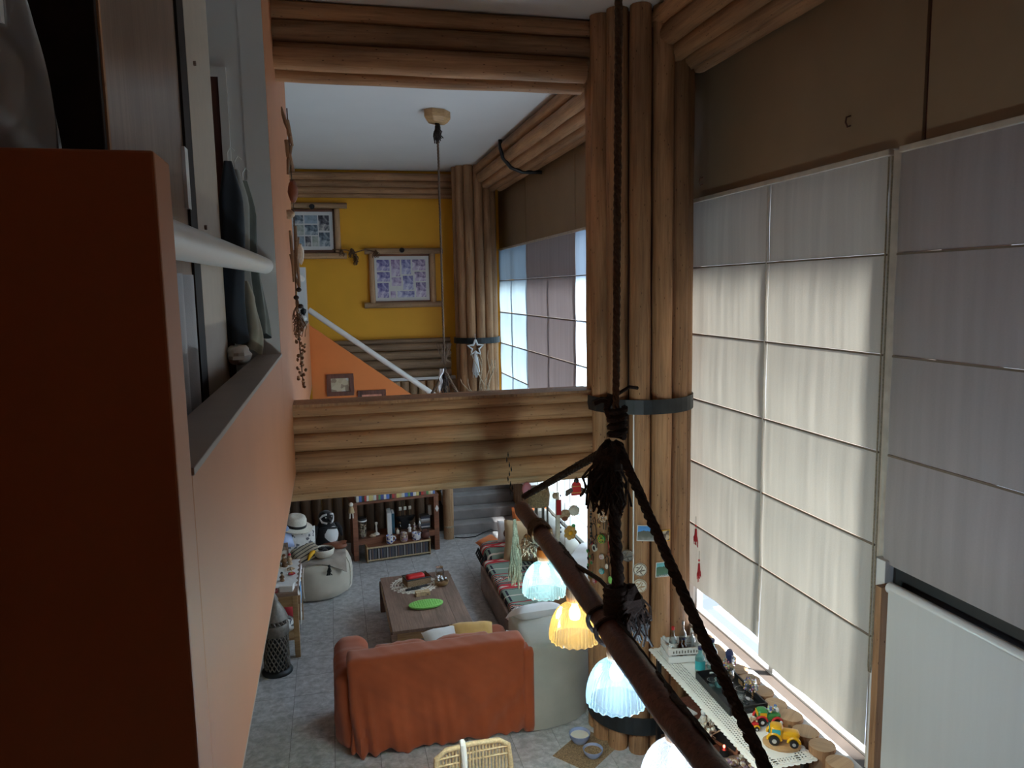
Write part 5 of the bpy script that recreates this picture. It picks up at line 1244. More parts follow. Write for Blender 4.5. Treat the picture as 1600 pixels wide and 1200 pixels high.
# ------------------------------------------------------------------ things pinned to the near pillar
def on_pillar(a_deg, z, r=.484):
    a = rad(a_deg)
    return (PC[0] + r * cos(a), PC[1] + r * sin(a), z), a + pi / 2
def disc(name, label, cat, a, z, r, mat, face=None, d=.014, ring=None):
    loc, rz = on_pillar(a, z); t = thing(name, label, cat, loc, rz)
    Rm = RX(rad(90))
    MB().lathe([(r, -.004), (r, d - .003), (r * .96, d), (.0001, d)], 28, M=Rm).build('body', mat, t, smooth=50)
    if face:
        f = MB()
        for k in range(5): f.tube([(r * .75 * cos(k * 1.3), -d - .001, r * .75 * sin(k * 1.3)), (r * .2 * cos(k * 2.1), -d - .001, r * .3 * sin(k)), (r * .6 * cos(k * 1.3 + 1), -d - .001, r * .6 * sin(k * 1.3 + 1))], r * .06, 4)
        f.tube([(r * .9 * cos(i * pi / 14), -d, r * .9 * sin(i * pi / 14)) for i in range(29)], r * .05, 4)
        f.build('carving', face, t)
    return t
disc('wooden_disc', 'pale carved wooden disc on the pillar, upper of two', 'plaque', -111, 1.752, .060, M['straw'], M['table_wood'])
disc('wooden_disc', 'pale carved wooden disc on the pillar, lower of two', 'plaque', -111, 1.605, .060, M['straw'], M['oak'])
disc('plaque', 'grey embossed round plaque half behind the black rope', 'plaque', -124, 1.872, .055, M['silver'], M['grey_metal'])
disc('medallion', 'dark brown pierced wooden medallion on the pillar', 'plaque', -152, 2.185, .05, M['log'], M['straw'])
disc('badge', 'round green and yellow souvenir badge on the pillar', 'badge', -154.5, 1.975, .042, M['green'], M['yellow_gloss'])
disc('badge', 'small round pale green badge low on the pillar', 'badge', -154.5, 1.675, .026, M['teal'], M['white_ceramic'])
disc('badge', 'small white oval badge in the middle of the pillar', 'badge', -154.5, 1.81, .024, M['white_ceramic'], M['red_cloth'])
disc('badge', 'small red and white badge near the foot of the souvenirs', 'badge', -166, 1.555, .022, M['red_cloth'], M['white_ceramic'])
def landscape(name, sky, hill, low, z0):
    m, nt, N, L, B = new_mat(name); B.inputs['Roughness'].default_value = .4
    tc = N.new('ShaderNodeTexCoord'); s = N.new('ShaderNodeSeparateXYZ'); L.new(tc.outputs['Object'], s.inputs[0])
    no = N.new('ShaderNodeTexNoise'); no.inputs['Scale'].default_value = 28; no.inputs['Detail'].default_value = 6; L.new(tc.outputs['Object'], no.inputs['Vector'])
    ad = N.new('ShaderNodeMath'); ad.operation = 'MULTIPLY_ADD'; ad.inputs[1].default_value = .06; L.new(no.outputs['Fac'], ad.inputs[0]); L.new(s.outputs['Z'], ad.inputs[2])
    mr = N.new('ShaderNodeMapRange'); mr.inputs['From Min'].default_value = -.05; mr.inputs['From Max'].default_value = .12; L.new(ad.outputs[0], mr.inputs['Value'])
    r = ramp(N, [(0, low), (.3, hill), (z0, [c * .7 for c in hill]), (z0 + .02, sky), (1, [c * .6 for c in sky])]); L.new(mr.outputs[0], r.inputs['Fac']); L.new(r.outputs['Color'], B.inputs['Base Color']); return m
def postcard(label, a, z, w_, h_, pic, tilt=0, border=None):
    loc, rz = on_pillar(a, z, .482); t = thing('postcard', label, 'postcard', loc, rz)
    Rm = RY(rad(tilt))
    MB().box(-w_ / 2, w_ / 2, -.0015, .0015, -h_ / 2, h_ / 2, M=Rm).build('card', border or M['paper'], t)
    MB().box(-w_ / 2 + .006, w_ / 2 - .006, -.0025, -.0014, -h_ / 2 + .006, h_ / 2 - .006, M=Rm).build('picture', pic, t)
    return t
postcard('postcard of a mountain town under blue sky on the pillar', -103, 2.078, .19, .14, landscape('mountain_town_print', (.10, .34, .80), (.16, .17, .15), (.42, .42, .44), .58), 3)
postcard('small dark square picture with gold border right of the mountain postcard', -84.5, 2.045, .10, .10, M['photo'], 0, M['yellow_gloss'])
pc3 = postcard('postcard of a turquoise bay with white script on the pillar', -86, 1.742, .15, .135, landscape('bay_print', (.16, .55, .62), (.06, .18, .11), (.10, .2, .24), .62), 2)
sc_ = MB(); sc_.tube([(-.07 + i * .0055, -.004, -.055 + .008 * sin(i * 2.3)) for i in range(22)], .0025, 4); sc_.build('script_lettering', M['paper'], pc3)
def charm(name, label, cat, a, z, build, cord=.10, cordmat='black'):
    loc, rz = on_pillar(a, z, .486); t = thing(name, label, cat, loc, rz)
    MB().tube([(-.012, 0, .02), (-.02, -.004, .02 + cord * .6), (0, 0, .02 + cord), (.02, -.004, .02 + cord * .6), (.012, 0, .02)], .0035, 5).build('cord', M[cordmat], t)
    build(t); return t
def bell(t): MB().lathe([(.02, .045), (.032, .03), (.036, .0), (.045, -.03), (.05, -.045), (.042, -.045)], 18, M=RY(rad(70))).build('bell', M['cream_ceramic'], t, smooth=50)
charm('bell', 'white ceramic bell lying sideways on the pillar under the black tassel', 'bell', -143, 2.375, bell, .12)
charm('leather_tag', 'orange brown leather tag on the pillar beside the middle rope', 'tag', -142, 2.02, lambda t: MB().box(-.028, .028, -.006, .004, -.05, .035).build('tag', M['beige_cloth'], t, bevel=.004), .16, 'red_cloth')
charm('seed_necklace', 'necklace of dark seeds looped on the pillar', 'necklace', -150, 2.05, lambda t: [MB().ell((.05 * cos(q * .5), -.01, .02 + .11 * sin(q * .5)), (.009, .009, .009), 8, 6).build('bead', M['brown_bits'], t, smooth=True) for q in range(13)], .2)
charm('carved_charm', 'small orange and brown carved bird charm on the pillar', 'charm', -143, 1.87, lambda t: (MB().ell((0, -.01, -.01), (.03, .015, .022), 10, 8).build('body', M['leather'], t, smooth=True), MB().tube([(.02, -.01, 0), (.035, -.012, .025)], [.012, .008], 6).build('neck', M['tan_bits'], t)), .12, 'red_cloth')
def camera_charm(t):
    MB().lathe([(.032, -.01), (.034, .008), (.026, .012), (.02, .004), (.0001, .004)], 20, M=RX(rad(90))).build('ring', M['straw'], t, smooth=50); MB().lathe([(.018, .004), (.018, .01), (.0001, .01)], 14, M=RX(rad(90))).build('centre', M['black'], t)
    MB().ell((-.05, 0, .03), (.02, .012, .018), 10, 6).build('knot', M['red_cloth'], t, smooth=True)
charm('ring_charm', 'pale ring-shaped charm at the left edge of the pillar', 'charm', -166, 1.865, camera_charm, .06)
charm('pendant_charm', 'yellow green drop charm near the lower rope knot', 'charm', -142.5, 1.625, lambda t: (MB().ell((0, -.01, 0), (.022, .012, .035), 10, 8).build('drop', M['green_plastic'], t, smooth=True), MB().box(-.045, .02, -.012, .0, -.06, -.04).build('label_bar', M['silver'], t)), .16)
charm('key_ring', 'small silver key ring on the pillar under the badge', 'key ring', -162, 1.93, lambda t: (MB().tube([(.018 * cos(q * pi / 8), -.006, .018 * sin(q * pi / 8)) for q in range(17)], .003, 5).build('ring', M['silver'], t), MB().box(-.008, .008, -.008, -.003, -.055, -.016).build('key', M['silver'], t)), .05)
def leaves(t):
    for q in range(9): MB().ell((rnd.uniform(-.03, .03), -.012, -.02 - q * .03), (.022, .006, .016), 8, 5, M=RY(rnd.uniform(-.5, .5))).build('leaf', M['green'] if q % 3 else M['iron'], t, smooth=True)
    MB().ell((.02, -.02, -.31), (.016, .012, .02), 8, 6).build('bud', M['white_ceramic'], t, smooth=True)
charm('leaf_garland', 'string of dark green leaves down the left edge of the pillar', 'garland', -178, 1.84, leaves, .06)
charm('bead_string', 'string of dark beads high on the left edge of the pillar', 'bead string', -172, 2.2, lambda t: [MB().ell((.006 * sin(q * 2), -.008, -.03 * q), (.011, .011, .013), 8, 6).build('bead', M['iron'] if q % 3 else M['silver'], t, smooth=True) for q in range(11)], .08)
def loop_(t): MB().tube([(.04 * cos(q * pi / 9), -.006, -.06 + .075 * sin(q * pi / 9)) for q in range(19)], .004, 5).build('loop', M['black'], t)
charm('cord_loop', 'dark cord loop hanging left of the brown medallion', 'cord', -166, 2.08, loop_, .05)
charm('coin_charm', 'small brass coin charm under the pierced medallion', 'charm', -158, 2.09, lambda t: MB().lathe([(.02, 0), (.02, .006), (.0001, .006)], 16, M=RX(rad(90))).build('coin', M['mustard'], t), .05)
charm('shell_charm', 'tiny pale shell charm right of the white oval badge', 'charm', -147, 1.74, lambda t: MB().ell((0, -.01, 0), (.018, .012, .024), 10, 6, jit=.08).build('shell', M['straw'], t, smooth=True), .08)
charm('ribbon_charm', 'red ribbon hanging beside the middle rope on the pillar', 'ribbon', -139, 1.97, lambda t: MB().box(-.008, .008, -.006, -.003, -.14, .02).build('ribbon', M['red_cloth'], t), .05)
charm('metal_charm', 'grey metal fish charm low on the pillar', 'charm', -170, 1.72, lambda t: MB().ell((0, -.01, 0), (.032, .008, .015), 10, 6).build('fish', M['silver'], t, smooth=True), .06)
charm('wooden_beads', 'pair of wooden beads on the pillar above the yellow badge', 'beads', -148, 2.28, lambda t: [MB().ell((0, -.012, -.03 * q), (.015, .014, .015), 10, 6).build('bead', M['oak'], t, smooth=True) for q in range(2)], .06)
charm('mini_sandal', 'tiny orange sandal charm near the lower wooden disc', 'charm', -135, 1.80, lambda t: (MB().box(-.016, .016, -.01, -.004, -.045, .03).build('sole', M['orange_cloth'], t, bevel=.003), MB().tube([(-.014, -.008, 0), (0, -.018, .012), (.014, -.008, 0)], .003, 5).build('strap', M['black'], t)), .06)
t = thing('switch', 'small dark switch at the end of the white conduit', 'switch', *on_pillar(-118, 1.46)); MB().cbox((0, -.012, 0), (.05, .03, .06)).build('body', M['navy'], t, bevel=.006); MB().ell((.012, -.03, .01), (.008, .006, .008), 8, 6).build('button', M['silver'], t)

# souvenirs strung from the lower beam left of the pillar
def string_to(t, z1, x=0, y=0, r=.002): MB().tube([(x, y, 0), (x, y, z1)], r, 4).build('string', M['twine'], t)
t = thing('souvenir_mobile', 'red lantern-shaped souvenir with dark fringes hung from the beam', 'souvenir', (2.112, 6.42, 2.398)); string_to(t, .10)
MB().prism([(-.05, -.075), (.05, -.075), (.04, .03), (.02, .05), (-.02, .05), (-.04, .03)], -.012, .012, M=RX(rad(90))).build('lantern_body', M['red_gloss'], t, bevel=.004)
MB().ell((0, 0, .055), (.025, .015, .03), 10, 8).build('bow', M['black'], t, smooth=True); b = MB()
for z in (-.05, .01): b.box(-.048 + .004, .044, -.0145, .0145, z - .004, z + .004)
b.build('trim_lines', M['mustard'], t); b = MB()
for s in (-1, 1): MB().tube([(s * .04, 0, -.02), (s * .085, 0, -.045), (s * .10, 0, -.075)], [.02, .024, .008], 6).build('dark_wing', M['grey_metal'], t, smooth=True)
t = thing('shell_mobile', 'hanging string with a brown shell bird and a grey shell', 'souvenir', (1.998, 6.42, 2.170)); string_to(t, .31)
MB().ell((0, 0, -.02), (.055, .03, .045), 12, 8, jit=.08).build('brown_shell', M['tan_bits'], t, smooth=True); MB().ell((.09, 0, .01), (.055, .03, .05), 12, 8, jit=.08).build('grey_shell', M['straw'], t, smooth=True); MB().ell((-.005, -.02, -.05), (.03, .02, .025), 10, 6).build('orange_shell', M['leather'], t, smooth=True)
b = MB()
for z in (.16, .10, -.09, -.14, -.18): b.ell((-.04, 0, z), (.008, .008, .01), 8, 5)
b.build('dark_beads', M['navy'], t, smooth=True)
t = thing('ceramic_mobile', 'mustard yellow ceramic flower hanging below the shells', 'souvenir', (2.050, 6.42, 1.974)); string_to(t, .50); b = MB()
for k in range(7): b.ell((.038 * cos(k * .9), 0, .045 * sin(k * .9)), (.026, .014, .026), 8, 6)
b.build('petals', M['mustard'], t, smooth=True); MB().ell((0, -.012, 0), (.022, .012, .022), 10, 6).build('centre', M['yellow_gloss'], t, smooth=True); MB().ell((.03, 0, .06), (.02, .012, .02), 8, 6).build('green_bead', M['green'], t)
t = thing('black_charm', 'small black bottle charm hanging above the lamp', 'souvenir', (1.998, 6.42, 1.777)); string_to(t, .70); MB().lathe([(.014, -.05), (.024, -.03), (.022, .02), (.01, .03)], 12).build('body', M['black'], t, smooth=50)
t = thing('macrame_hanger', 'pale macrame hanger with a red patch in front of the bright far window', 'wall hanging', (1.930, 6.42, 2.460)); b = MB(); fray(b, (0, 0, -.1), 24, .52, .02, .004, seed=31, curl=.004); b.tube([(0, 0, .02), (0, 0, -.1)], .004, 4); b.tube([(0, 0, -.1), (0, 0, -.52)], [.016, .026], 8); b.build('cords', M['straw'], t); MB().box(-.02, .025, -.035, -.028, -.30, -.16).build('red_patch', M['red_cloth'], t); MB().ell((-.03, -.02, -.12), (.025, .02, .03), 8, 6).build('bead', M['tan_bits'], t, smooth=True)
t = thing('wind_chime', 'dark wind chime with a woven basket top hanging near the log end', 'wind chime', (1.745, 6.42, 2.360)); string_to(t, .12); MB().lathe([(.10, -.10), (.11, 0), (.10, .06)], 16, cap=False).build('basket_top', M['wicker'], t); MB().lathe([(.09, .02), (.06, .07), (.0001, .08)], 14).build('white_top', M['white_cotton'], t, smooth=50); b = MB()
for k in range(9): b.tube([(.09 * cos(k * .7), .09 * sin(k * .7), -.1), (.09 * cos(k * .7), .09 * sin(k * .7), -.42 - .05 * (k % 3))], .008, 5); b.ell((.09 * cos(k * .7), .09 * sin(k * .7), -.46 - .05 * (k % 3)), (.022, .022, .026), 8, 6)
b.build('hanging_beads', M['grey_metal'], t)
o = MB().ell((0, 0, 0), (.045, .03, .06), 12, 8).build('heart_ornament', M['pink'], smooth=True); o.location = (1.645, 6.42, 2.42); tag(o, 'pink heart-shaped ornament hanging under the beam', 'ornament')
MB().tube([(0, 0, .05), (0, 0, .07)], .002, 4).build('string', M['twine'], o)
for k, (y, z) in enumerate(((6.26, 1.93), (6.19, 1.62))):
    t = thing('tassel', ['upper red tassel on the narrow cream blind', 'lower red tassel on the narrow cream blind'][k], 'tassel', (3.225, y, z), 0, 'red tassels on the blind')
    f = MB(); fray(f, (0, 0, 0), 16, .15, .022, .003, seed=40 + k, curl=.003); f.tube([(0, 0, .02), (0, 0, -.1)], [.01, .016], 8); f.build('threads', M['red_cloth'], t); MB().tube([(0, 0, .0), (0, 0, .14)], .002, 4).build('string', M['black'], t); MB().ell((0, 0, .05), (.009, .009, .012), 8, 6).build('bead', M['red_gloss'], t)
for k, (y, z) in enumerate(((4.37, 5.22), (6.35, 5.12))):
    o = MB().tube([(0, 0, .04), (-.03, 0, .03), (-.035, 0, 0), (-.02, 0, -.03), (0, 0, -.02)], .006, 6).build('hook', M['dark_log']); o.location = (XR - .003, y, z); tag(o, ['small hook on the khaki panel above the wide blind', 'small hook on the khaki panel near the pillar'][k], 'hook')

# ------------------------------------------------------------------ far bay decoration
t = thing('macrame_star', 'white macrame star with a long tassel on the far pillar', 'wall hanging', (PF[0] - .12, PF[1] - .455, 3.13))
b = MB(); sp_ = [(.15 * (1 if k % 2 == 0 else .45) * sin(k * pi / 5), -.01, .15 * (1 if k % 2 == 0 else .45) * cos(k * pi / 5)) for k in range(11)]; b.tube(sp_, .022, 7, cap=False); b.build('star', M['white_cotton'], t, smooth=True)
b = MB(); fray(b, (0, -.01, -.10), 40, .42, .06, .007, seed=50, curl=.004); b.tube([(0, -.01, -.08), (0, -.01, -.45)], [.03, .075], 10); b.build('tassel', M['white_cotton'], t); MB().tube([(0, -.01, .15), (0, 0, .26)], .005, 5).build('string', M['white_cotton'], t)
t = thing('twig_vase', 'tall vase of curly dried twigs in the far corner, half hidden by the beam', 'vase', (2.72, 13.55, 0.85))
MB().lathe([(.10, 0), (.16, .15), (.17, .5), (.10, .9), (.08, 1.05), (.10, 1.1)], 20).build('vase', M['door_red'], t, smooth=50)
for k in range(12):
    a = rnd.uniform(0, 6.28); q = rnd.uniform(.1, .5); hh = rnd.uniform(1.7, 2.3)
    MB().tube([(.03 * cos(a), .03 * sin(a), 1.0)] + [(q * f * cos(a) + .05 * sin(f * 9 + k), q * f * .5 * sin(a) + .04 * cos(f * 8 + k), 1.0 + (hh - 1.0) * f) for f in (.2, .4, .6, .75, .9, 1.0)], .008, 5).build('twig', M['tan_bits'], t, smooth=True)
# log-framed photo collages
def collage_mats(pre, cols):
    out = []
    for i, (a, b_, c) in enumerate(cols):
        m, nt, N, L, B = new_mat('%s_photo_%d' % (pre, i)); B.inputs['Roughness'].default_value = .4
        tc = N.new('ShaderNodeTexCoord'); no = N.new('ShaderNodeTexNoise'); no.inputs['Scale'].default_value = 7; no.inputs['Detail'].default_value = 6; no.inputs['Distortion'].default_value = 1.2; L.new(tc.outputs['Object'], no.inputs['Vector'])
        r = ramp(N, [(.36, a), (.5, b_), (.62, c)]); L.new(no.outputs['Fac'], r.inputs['Fac']); L.new(r.outputs['Color'], B.inputs['Base Color']); out.append(m)
    return out
CB = collage_mats('blue', [((.03, .04, .06), (.2, .26, .32), (.55, .6, .64)), ((.25, .33, .4), (.34, .43, .52), (.4, .5, .6)), ((.02, .02, .03), (.15, .15, .18), (.6, .58, .55)), ((.3, .36, .3), (.45, .5, .46), (.6, .62, .6))])
CV = collage_mats('violet', [((.06, .05, .25), (.3, .28, .55), (.7, .66, .8)), ((.25, .16, .35), (.55, .45, .65), (.75, .7, .8)), ((.1, .1, .35), (.4, .4, .66), (.72, .72, .85)), ((.08, .06, .2), (.5, .4, .6), (.8, .75, .85))])
def log_frame(label, cx, cz, w_, h_, mats, cells, rails):
    t = thing('log_photo_frame', label, 'picture frame', (cx, YF, cz))
    for (x0, z0, x1, z1, r) in rails: log((x0, -.06, z0), (x1, -.06, z1), r, t, mat=M['pale_log'], name='log_rail')
    f = MB()
    for (a, b_, c, d) in ((-w_ / 2, w_ / 2, h_ / 2 - .05, h_ / 2), (-w_ / 2, w_ / 2, -h_ / 2, -h_ / 2 + .05), (-w_ / 2, -w_ / 2 + .05, -h_ / 2, h_ / 2), (w_ / 2 - .05, w_ / 2, -h_ / 2, h_ / 2)): f.box(a, b_, -.045, -.012, c, d)
    f.build('inner_frame', M['shelf_wood'], t)
    mt = MB().box(-w_ / 2 + .045, w_ / 2 - .045, -.03, -.01, -h_ / 2 + .045, h_ / 2 - .045).build('mount', M['paper'], t)
    W, H = w_ - .22, h_ - .22
    for i, (x0, z0, x1, z1) in enumerate(cells):
        c = ((x0 + x1) / 2 * W - W / 2, -.031, (z0 + z1) / 2 * H - H / 2)
        p = MB().box(-(x1 - x0) * W / 2 + .006, (x1 - x0) * W / 2 - .006, -.001, .001, -(z1 - z0) * H / 2 + .006, (z1 - z0) * H / 2 - .006).build('photo', mats[i % 4], mt); p.location = c
    return t
c1 = [(0, .72, .30, 1), (.31, .72, .68, 1), (.69, .50, 1, 1), (0, .36, .30, .70), (.31, .36, .68, .70), (0, 0, .30, .34), (.31, 0, .48, .34), (.50, 0, .68, .34), (.69, 0, 1, .46)]
log_frame('log-framed blue photo collage high on the yellow wall, left one', -.26, 5.34, .88, .80, CB, c1, ((-.44, .46, .66, .46, .055), (-.44, -.46, .62, -.46, .055), (.47, -.40, .47, .40, .055)))
c2 = [(0, .70, .27, 1), (.29, .55, .48, 1), (.50, .60, .70, 1), (.72, .70, 1, 1), (0, .42, .27, .68), (.29, .30, .50, .54), (.52, .2, .74, .58), (.76, .42, 1, .68), (0, 0, .24, .40), (.26, 0, .38, .18), (.40, 0, .76, .18), (.78, 0, 1, .40)]
log_frame('log-framed violet photo collage in the middle of the yellow wall', 1.37, 4.44, 1.16, .95, CV, c2, ((-.68, .52, .80, .52, .058), (-.72, -.50, .78, -.50, .058), (-.56, -.46, -.56, .47, .055), (.60, -.46, .60, .47, .055)))
for k, (x, z) in enumerate(((-.23, 5.75), (1.38, 4.95))):
    t = thing('clip_lamp', ['small black clip lamp on top of the blue collage frame', 'small black clip lamp on top of the violet collage frame'][k], 'lamp', (x, YF - .135, z), 0, 'clip lamps on the log frames')
    MB().lathe([(.03, 0), (.045, .03), (.05, .06), (.04, .06)], 14, M=RX(rad(70))).build('head', M['black'], t, smooth=50); MB().cbox((0, .02, .02), (.03, .05, .05)).build('clip', M['black'], t); MB().ell((0, -.03, .012), (.024, .012, .024), 8, 6).build('lens', M['silver'], t)
t = thing('dried_garland', 'dried root garland strung between the two log frames', 'garland', (.45, YF - .14, 4.93)); b = MB(); b.tube([(-.35, 0, .06), (-.1, 0, .05), (.05, 0, .0), (.25, 0, .06), (.48, 0, .0)], .012, 5); fray(b, (-.18, 0, .06), 14, .12, .06, .006, seed=61); fray(b, (.0, 0, .08), 18, .16, .07, .007, seed=62); fray(b, (.08, 0, -.02), 18, .20, .05, .008, seed=63); fray(b, (.44, 0, .05), 18, .14, .07, .006, seed=64); b.build('roots', M['brown_bits'], t)
# framed pictures on the stair wall
def wframe(label, cx, cz, w_, h_, pic, extra=None):
    t = thing('photo_frame', label, 'picture frame', (cx, 12.598, cz)); f = MB(); bw = .07
    for (a, b_, c, d) in ((-w_ / 2, w_ / 2, h_ / 2 - bw, h_ / 2), (-w_ / 2, w_ / 2, -h_ / 2, -h_ / 2 + bw), (-w_ / 2, -w_ / 2 + bw, -h_ / 2 + bw, h_ / 2 - bw), (w_ / 2 - bw, w_ / 2, -h_ / 2 + bw, h_ / 2 - bw)): f.box(a, b_, -.03, 0, c, d)
    f.build('frame', M['dark_log'], t, bevel=.004); MB().box(-w_ / 2 + bw, w_ / 2 - bw, -.012, -.001, -h_ / 2 + bw, h_ / 2 - bw).build('picture', pic, t)
    return t
wframe('dark framed still-life picture on the orange stair wall, upper one', .11, 2.70, .43, .36, patch_mat('still_life_print', [(.55, .48, .32), (.5, .42, .28), (.3, .22, .15), (.58, .5, .35), (.65, .62, .6)], 14))
wframe('dark framed picture on the orange stair wall, lower right one', .61, 2.42, .46, .34, plain('salmon_print', (.62, .26, .18), var=.3, scale=14))

# hanging garland of pods and driftwood on the orange wall
t = thing('dried_garland', 'long garland of driftwood, pods and dried flowers on the orange wall end', 'garland', (-.285, 7.2, 3.3))
MB().tube([(0, 0, 2.52), (.012, 0, 1.6), (-.01, 0, .8), (.015, 0, .05)], .006, 5).build('cord', M['twine'], t)
for (x0, z0, x1, z1, r) in ((-.05, 2.53, .02, 2.28, .018), (.0, 2.42, .03, 2.2, .022), (-.02, 2.25, .025, 1.98, .026), (.02, 2.2, -.02, 1.95, .02), (-.03, 1.46, -.02, 1.0, .016), (.02, 1.5, .03, .95, .018), (.045, 1.4, .0, 1.05, .012), (-.04, 1.25, .03, .92, .012)):
    MB().tube([(x0, rnd.uniform(-.02, .02), z0), ((x0 + x1) / 2 + rnd.uniform(-.012, .012), 0, (z0 + z1) / 2), (x1, rnd.uniform(-.02, .02), z1)], [r * .7, r, r * .6], 7).build('driftwood', M['log_grey'], t, smooth=50)
MB().ell((.015, 0, 1.80), (.045, .04, .10), 12, 8, jit=.1).build('large_pod', M['leather'], t, smooth=True)
MB().ell((-.03, -.01, 1.60), (.05, .03, .04), 10, 8, jit=.1).build('shell', M['tan_bits'], t, smooth=True); MB().ell((.05, 0, 1.25), (.035, .02, .09), 10, 8, jit=.1).build('pale_fibre', M['straw'], t, smooth=True)
for (x, z) in ((.02, .93), (-.005, .86), (.03, .78)): MB().ell((x, -.02, z), (.025, .022, .022), 10, 6).build('seed_pod', M['rope'], t, smooth=True)
b = MB(); fray(b, (0, 0, .72), 20, .2, .08, .004, seed=70, curl=.02); fray(b, (0, 0, .86), 10, .35, .06, .003, seed=71); b.build('dried_stems', M['brown_bits'], t)
for k in range(44):
    z = .58 - k * .0125
    MB().ell((.01 + rnd.uniform(-.04, .04) * (1 if k < 38 else .4), rnd.uniform(-.03, .03), z), (rnd.uniform(.010, .02), .012, rnd.uniform(.010, .018)), 7, 5, jit=.2).build('dried_flower', M['brown_bits'] if k % 3 else M['tan_bits'], t)
# small lamp and cable on the far mezzanine sill
t = thing('desk_gadget', 'small white and black gadget with a cable on the far mezzanine sill', 'gadget', (-.40, 12.2, 3.756)); MB().ell((0, 0, .05), (.05, .06, .05), 12, 8).build('body', M['white_metal'], t, smooth=True); b = MB(); fray(b, (0, .02, .22), 8, .2, .09, .008, seed=80); b.ell((0, .03, .16), (.05, .05, .05), 10, 6, jit=.1); b.build('cable', M['black'], t)
# ------------------------------------------------------------------ bar console under the near window
ZB = 1.04
t = thing('bar_console', 'tall narrow black console under the near window, covered by a crochet runner', 'table', (2.82, 5.0, 0))
MB().box(-.19, .19, -.83, .84, 1.0, ZB - .006).build('tabletop', M['black'], t, bevel=.003)
for sx in (-1, 1):
    for sy in (-.80, .80): MB().box(sx * .17 - .018, sx * .17 + .018, sy - .018, sy + .018, 0, 1.0).build('leg', M['black'], t)
MB().box(-.19, .19, -.80, .80, .56, .585).build('shelf', M['dark_log'], t); MB().box(-.19, .19, -.80, .80, .12, .145).build('shelf', M['dark_log'], t)
def lace_mat():
    """crochet: white thread grid with real holes"""
    m, nt, N, L, B = new_mat('white_crochet'); B.inputs['Base Color'].default_value = (.78, .77, .74, 1); B.inputs['Roughness'].default_value = .9
    return m
M['lace'] = lace_mat()
t = thing('crochet_runner', 'long white crochet runner with a scalloped edge on the black console', 'runner', (2.82, 5.0, ZB - .0055))
X0, X1, Y0, Y1 = -.21, .195, -.86, .86
MB().box(-.07, .10, -.80, .80, 0, .003).build('solid_centre', M['lace'], t)
b = MB(); stp = .0225
def bars(x0, x1, y0, y1):
    ny = int((y1 - y0) / stp); nx = max(1, int(round((x1 - x0) / stp)))
    for i in range(ny + 1): b.box(x0, x1, y0 + i * stp - .0045, y0 + i * stp + .0045, 0, .004)
    for i in range(nx + 1): b.box(x0 + (x1 - x0) * i / nx - .0045, x0 + (x1 - x0) * i / nx + .0045, y0, y1, 0, .0038)
bars(X0, -.07, Y0, Y1); bars(.10, X1, Y0, Y1); bars(-.07, .10, Y0, -.80 + .001); bars(-.07, .10, .80, Y1)
b.build('openwork_border', M['lace'], t)['kind'] = 'stuff'
b = MB(); y = Y0
while y < Y1:
    b.lathe([(.026, 0), (.028, .002), (.0001, .003)], 10, c=(X0 - .004, y, -.002)); b.lathe([(.026, 0), (.028, .002), (.0001, .003)], 10, c=(X1 + .0, y, -.002)); y += .045
x = X0
while x < X1: b.lathe([(.026, 0), (.028, .002), (.0001, .003)], 10, c=(x, Y0 - .006, -.002)); b.lathe([(.026, 0), (.028, .002), (.0001, .003)], 10, c=(x, Y1, -.002)); x += .045
b.build('scalloped_edge', M['lace'], t)['kind'] = 'stuff'
# black tray and glasses
t = thing('tray', 'black rectangular tray with cut-out handles on the crochet runner', 'tray', (2.895, 5.02, ZB - .001), rad(-1))
MB().box(-.15, .15, -.28, .28, 0, .008).build('base', M['black'], t)
for s in (-1, 1):
    MB().box(s * .15 - .005, s * .15 + .005, -.28, .28, 0, .055).build('long_side', M['black'], t)
    b = MB(); y = s * .28; b.box(-.15, .15, y - .005, y + .005, 0, .022); b.box(-.15, .15, y - .005, y + .005, .042, .06); b.box(-.15, -.035, y - .005, y + .005, .022, .042); b.box(.035, .15, y - .005, y + .005, .022, .042); b.build('end_with_handle', M['black'], t)
ZR = ZB + .0075
def goblet(label, x, y, rb, hb, stem, cat='glass', decor=None, gm='clear', name='wine_glass'):
    t = thing(name, label, cat, (x, y, ZR))
    MB().lathe([(.034, 0), (.035, .003), (.006, .008), (.004, .012), (.004, stem)], 18).build('stem', M[gm], t, smooth=50)
    MB().lathe([(.005, stem), (rb * .7, stem + hb * .18), (rb, stem + hb * .45), (rb * .9, stem + hb * .8), (rb * .78, stem + hb)], 22, cap=False).build('bowl', M[gm], t, smooth=50)
    if decor:
        b = MB()
        for k in range(46): a = rnd.uniform(0, 6.28); f = rnd.uniform(.2, .95); rr = rb * (.75 + .3 * sin(pi * min(1, f + .1))) + .002; b.ell((rr * cos(a), rr * sin(a), stem + hb * f), (.008, .008, .008), 6, 4)
        b.build('coloured_glass_bits', M['patch_gem'], t)['kind'] = 'stuff'
    return t
goblet('tall clear wine glass in the middle of the black tray', 2.87, 5.0, .042, .12, .09)
goblet('goblet crusted with coloured glass at the window side of the tray', 3.0, 4.90, .045, .12, .05, decor=1)
g = goblet('goblet with coloured bits and a blue cloth at the back of the tray', 2.97, 5.17, .045, .12, .09, decor=1); MB().lathe([(.02, .17), (.034, .24), (.02, .27)], 8).build('blue_napkin', M['navy'], g)
def tumbler(label, x, y, r, h_, gm='clear', cat='glass'):
    t = thing('tumbler', label, cat, (x, y, ZR)); MB().lathe([(r * .8, 0), (r * .85, .004), (r, h_), (r * .93, h_), (r * .78, .012), (.0001, .012)], 20).build('body', M[gm], t, smooth=50); return t
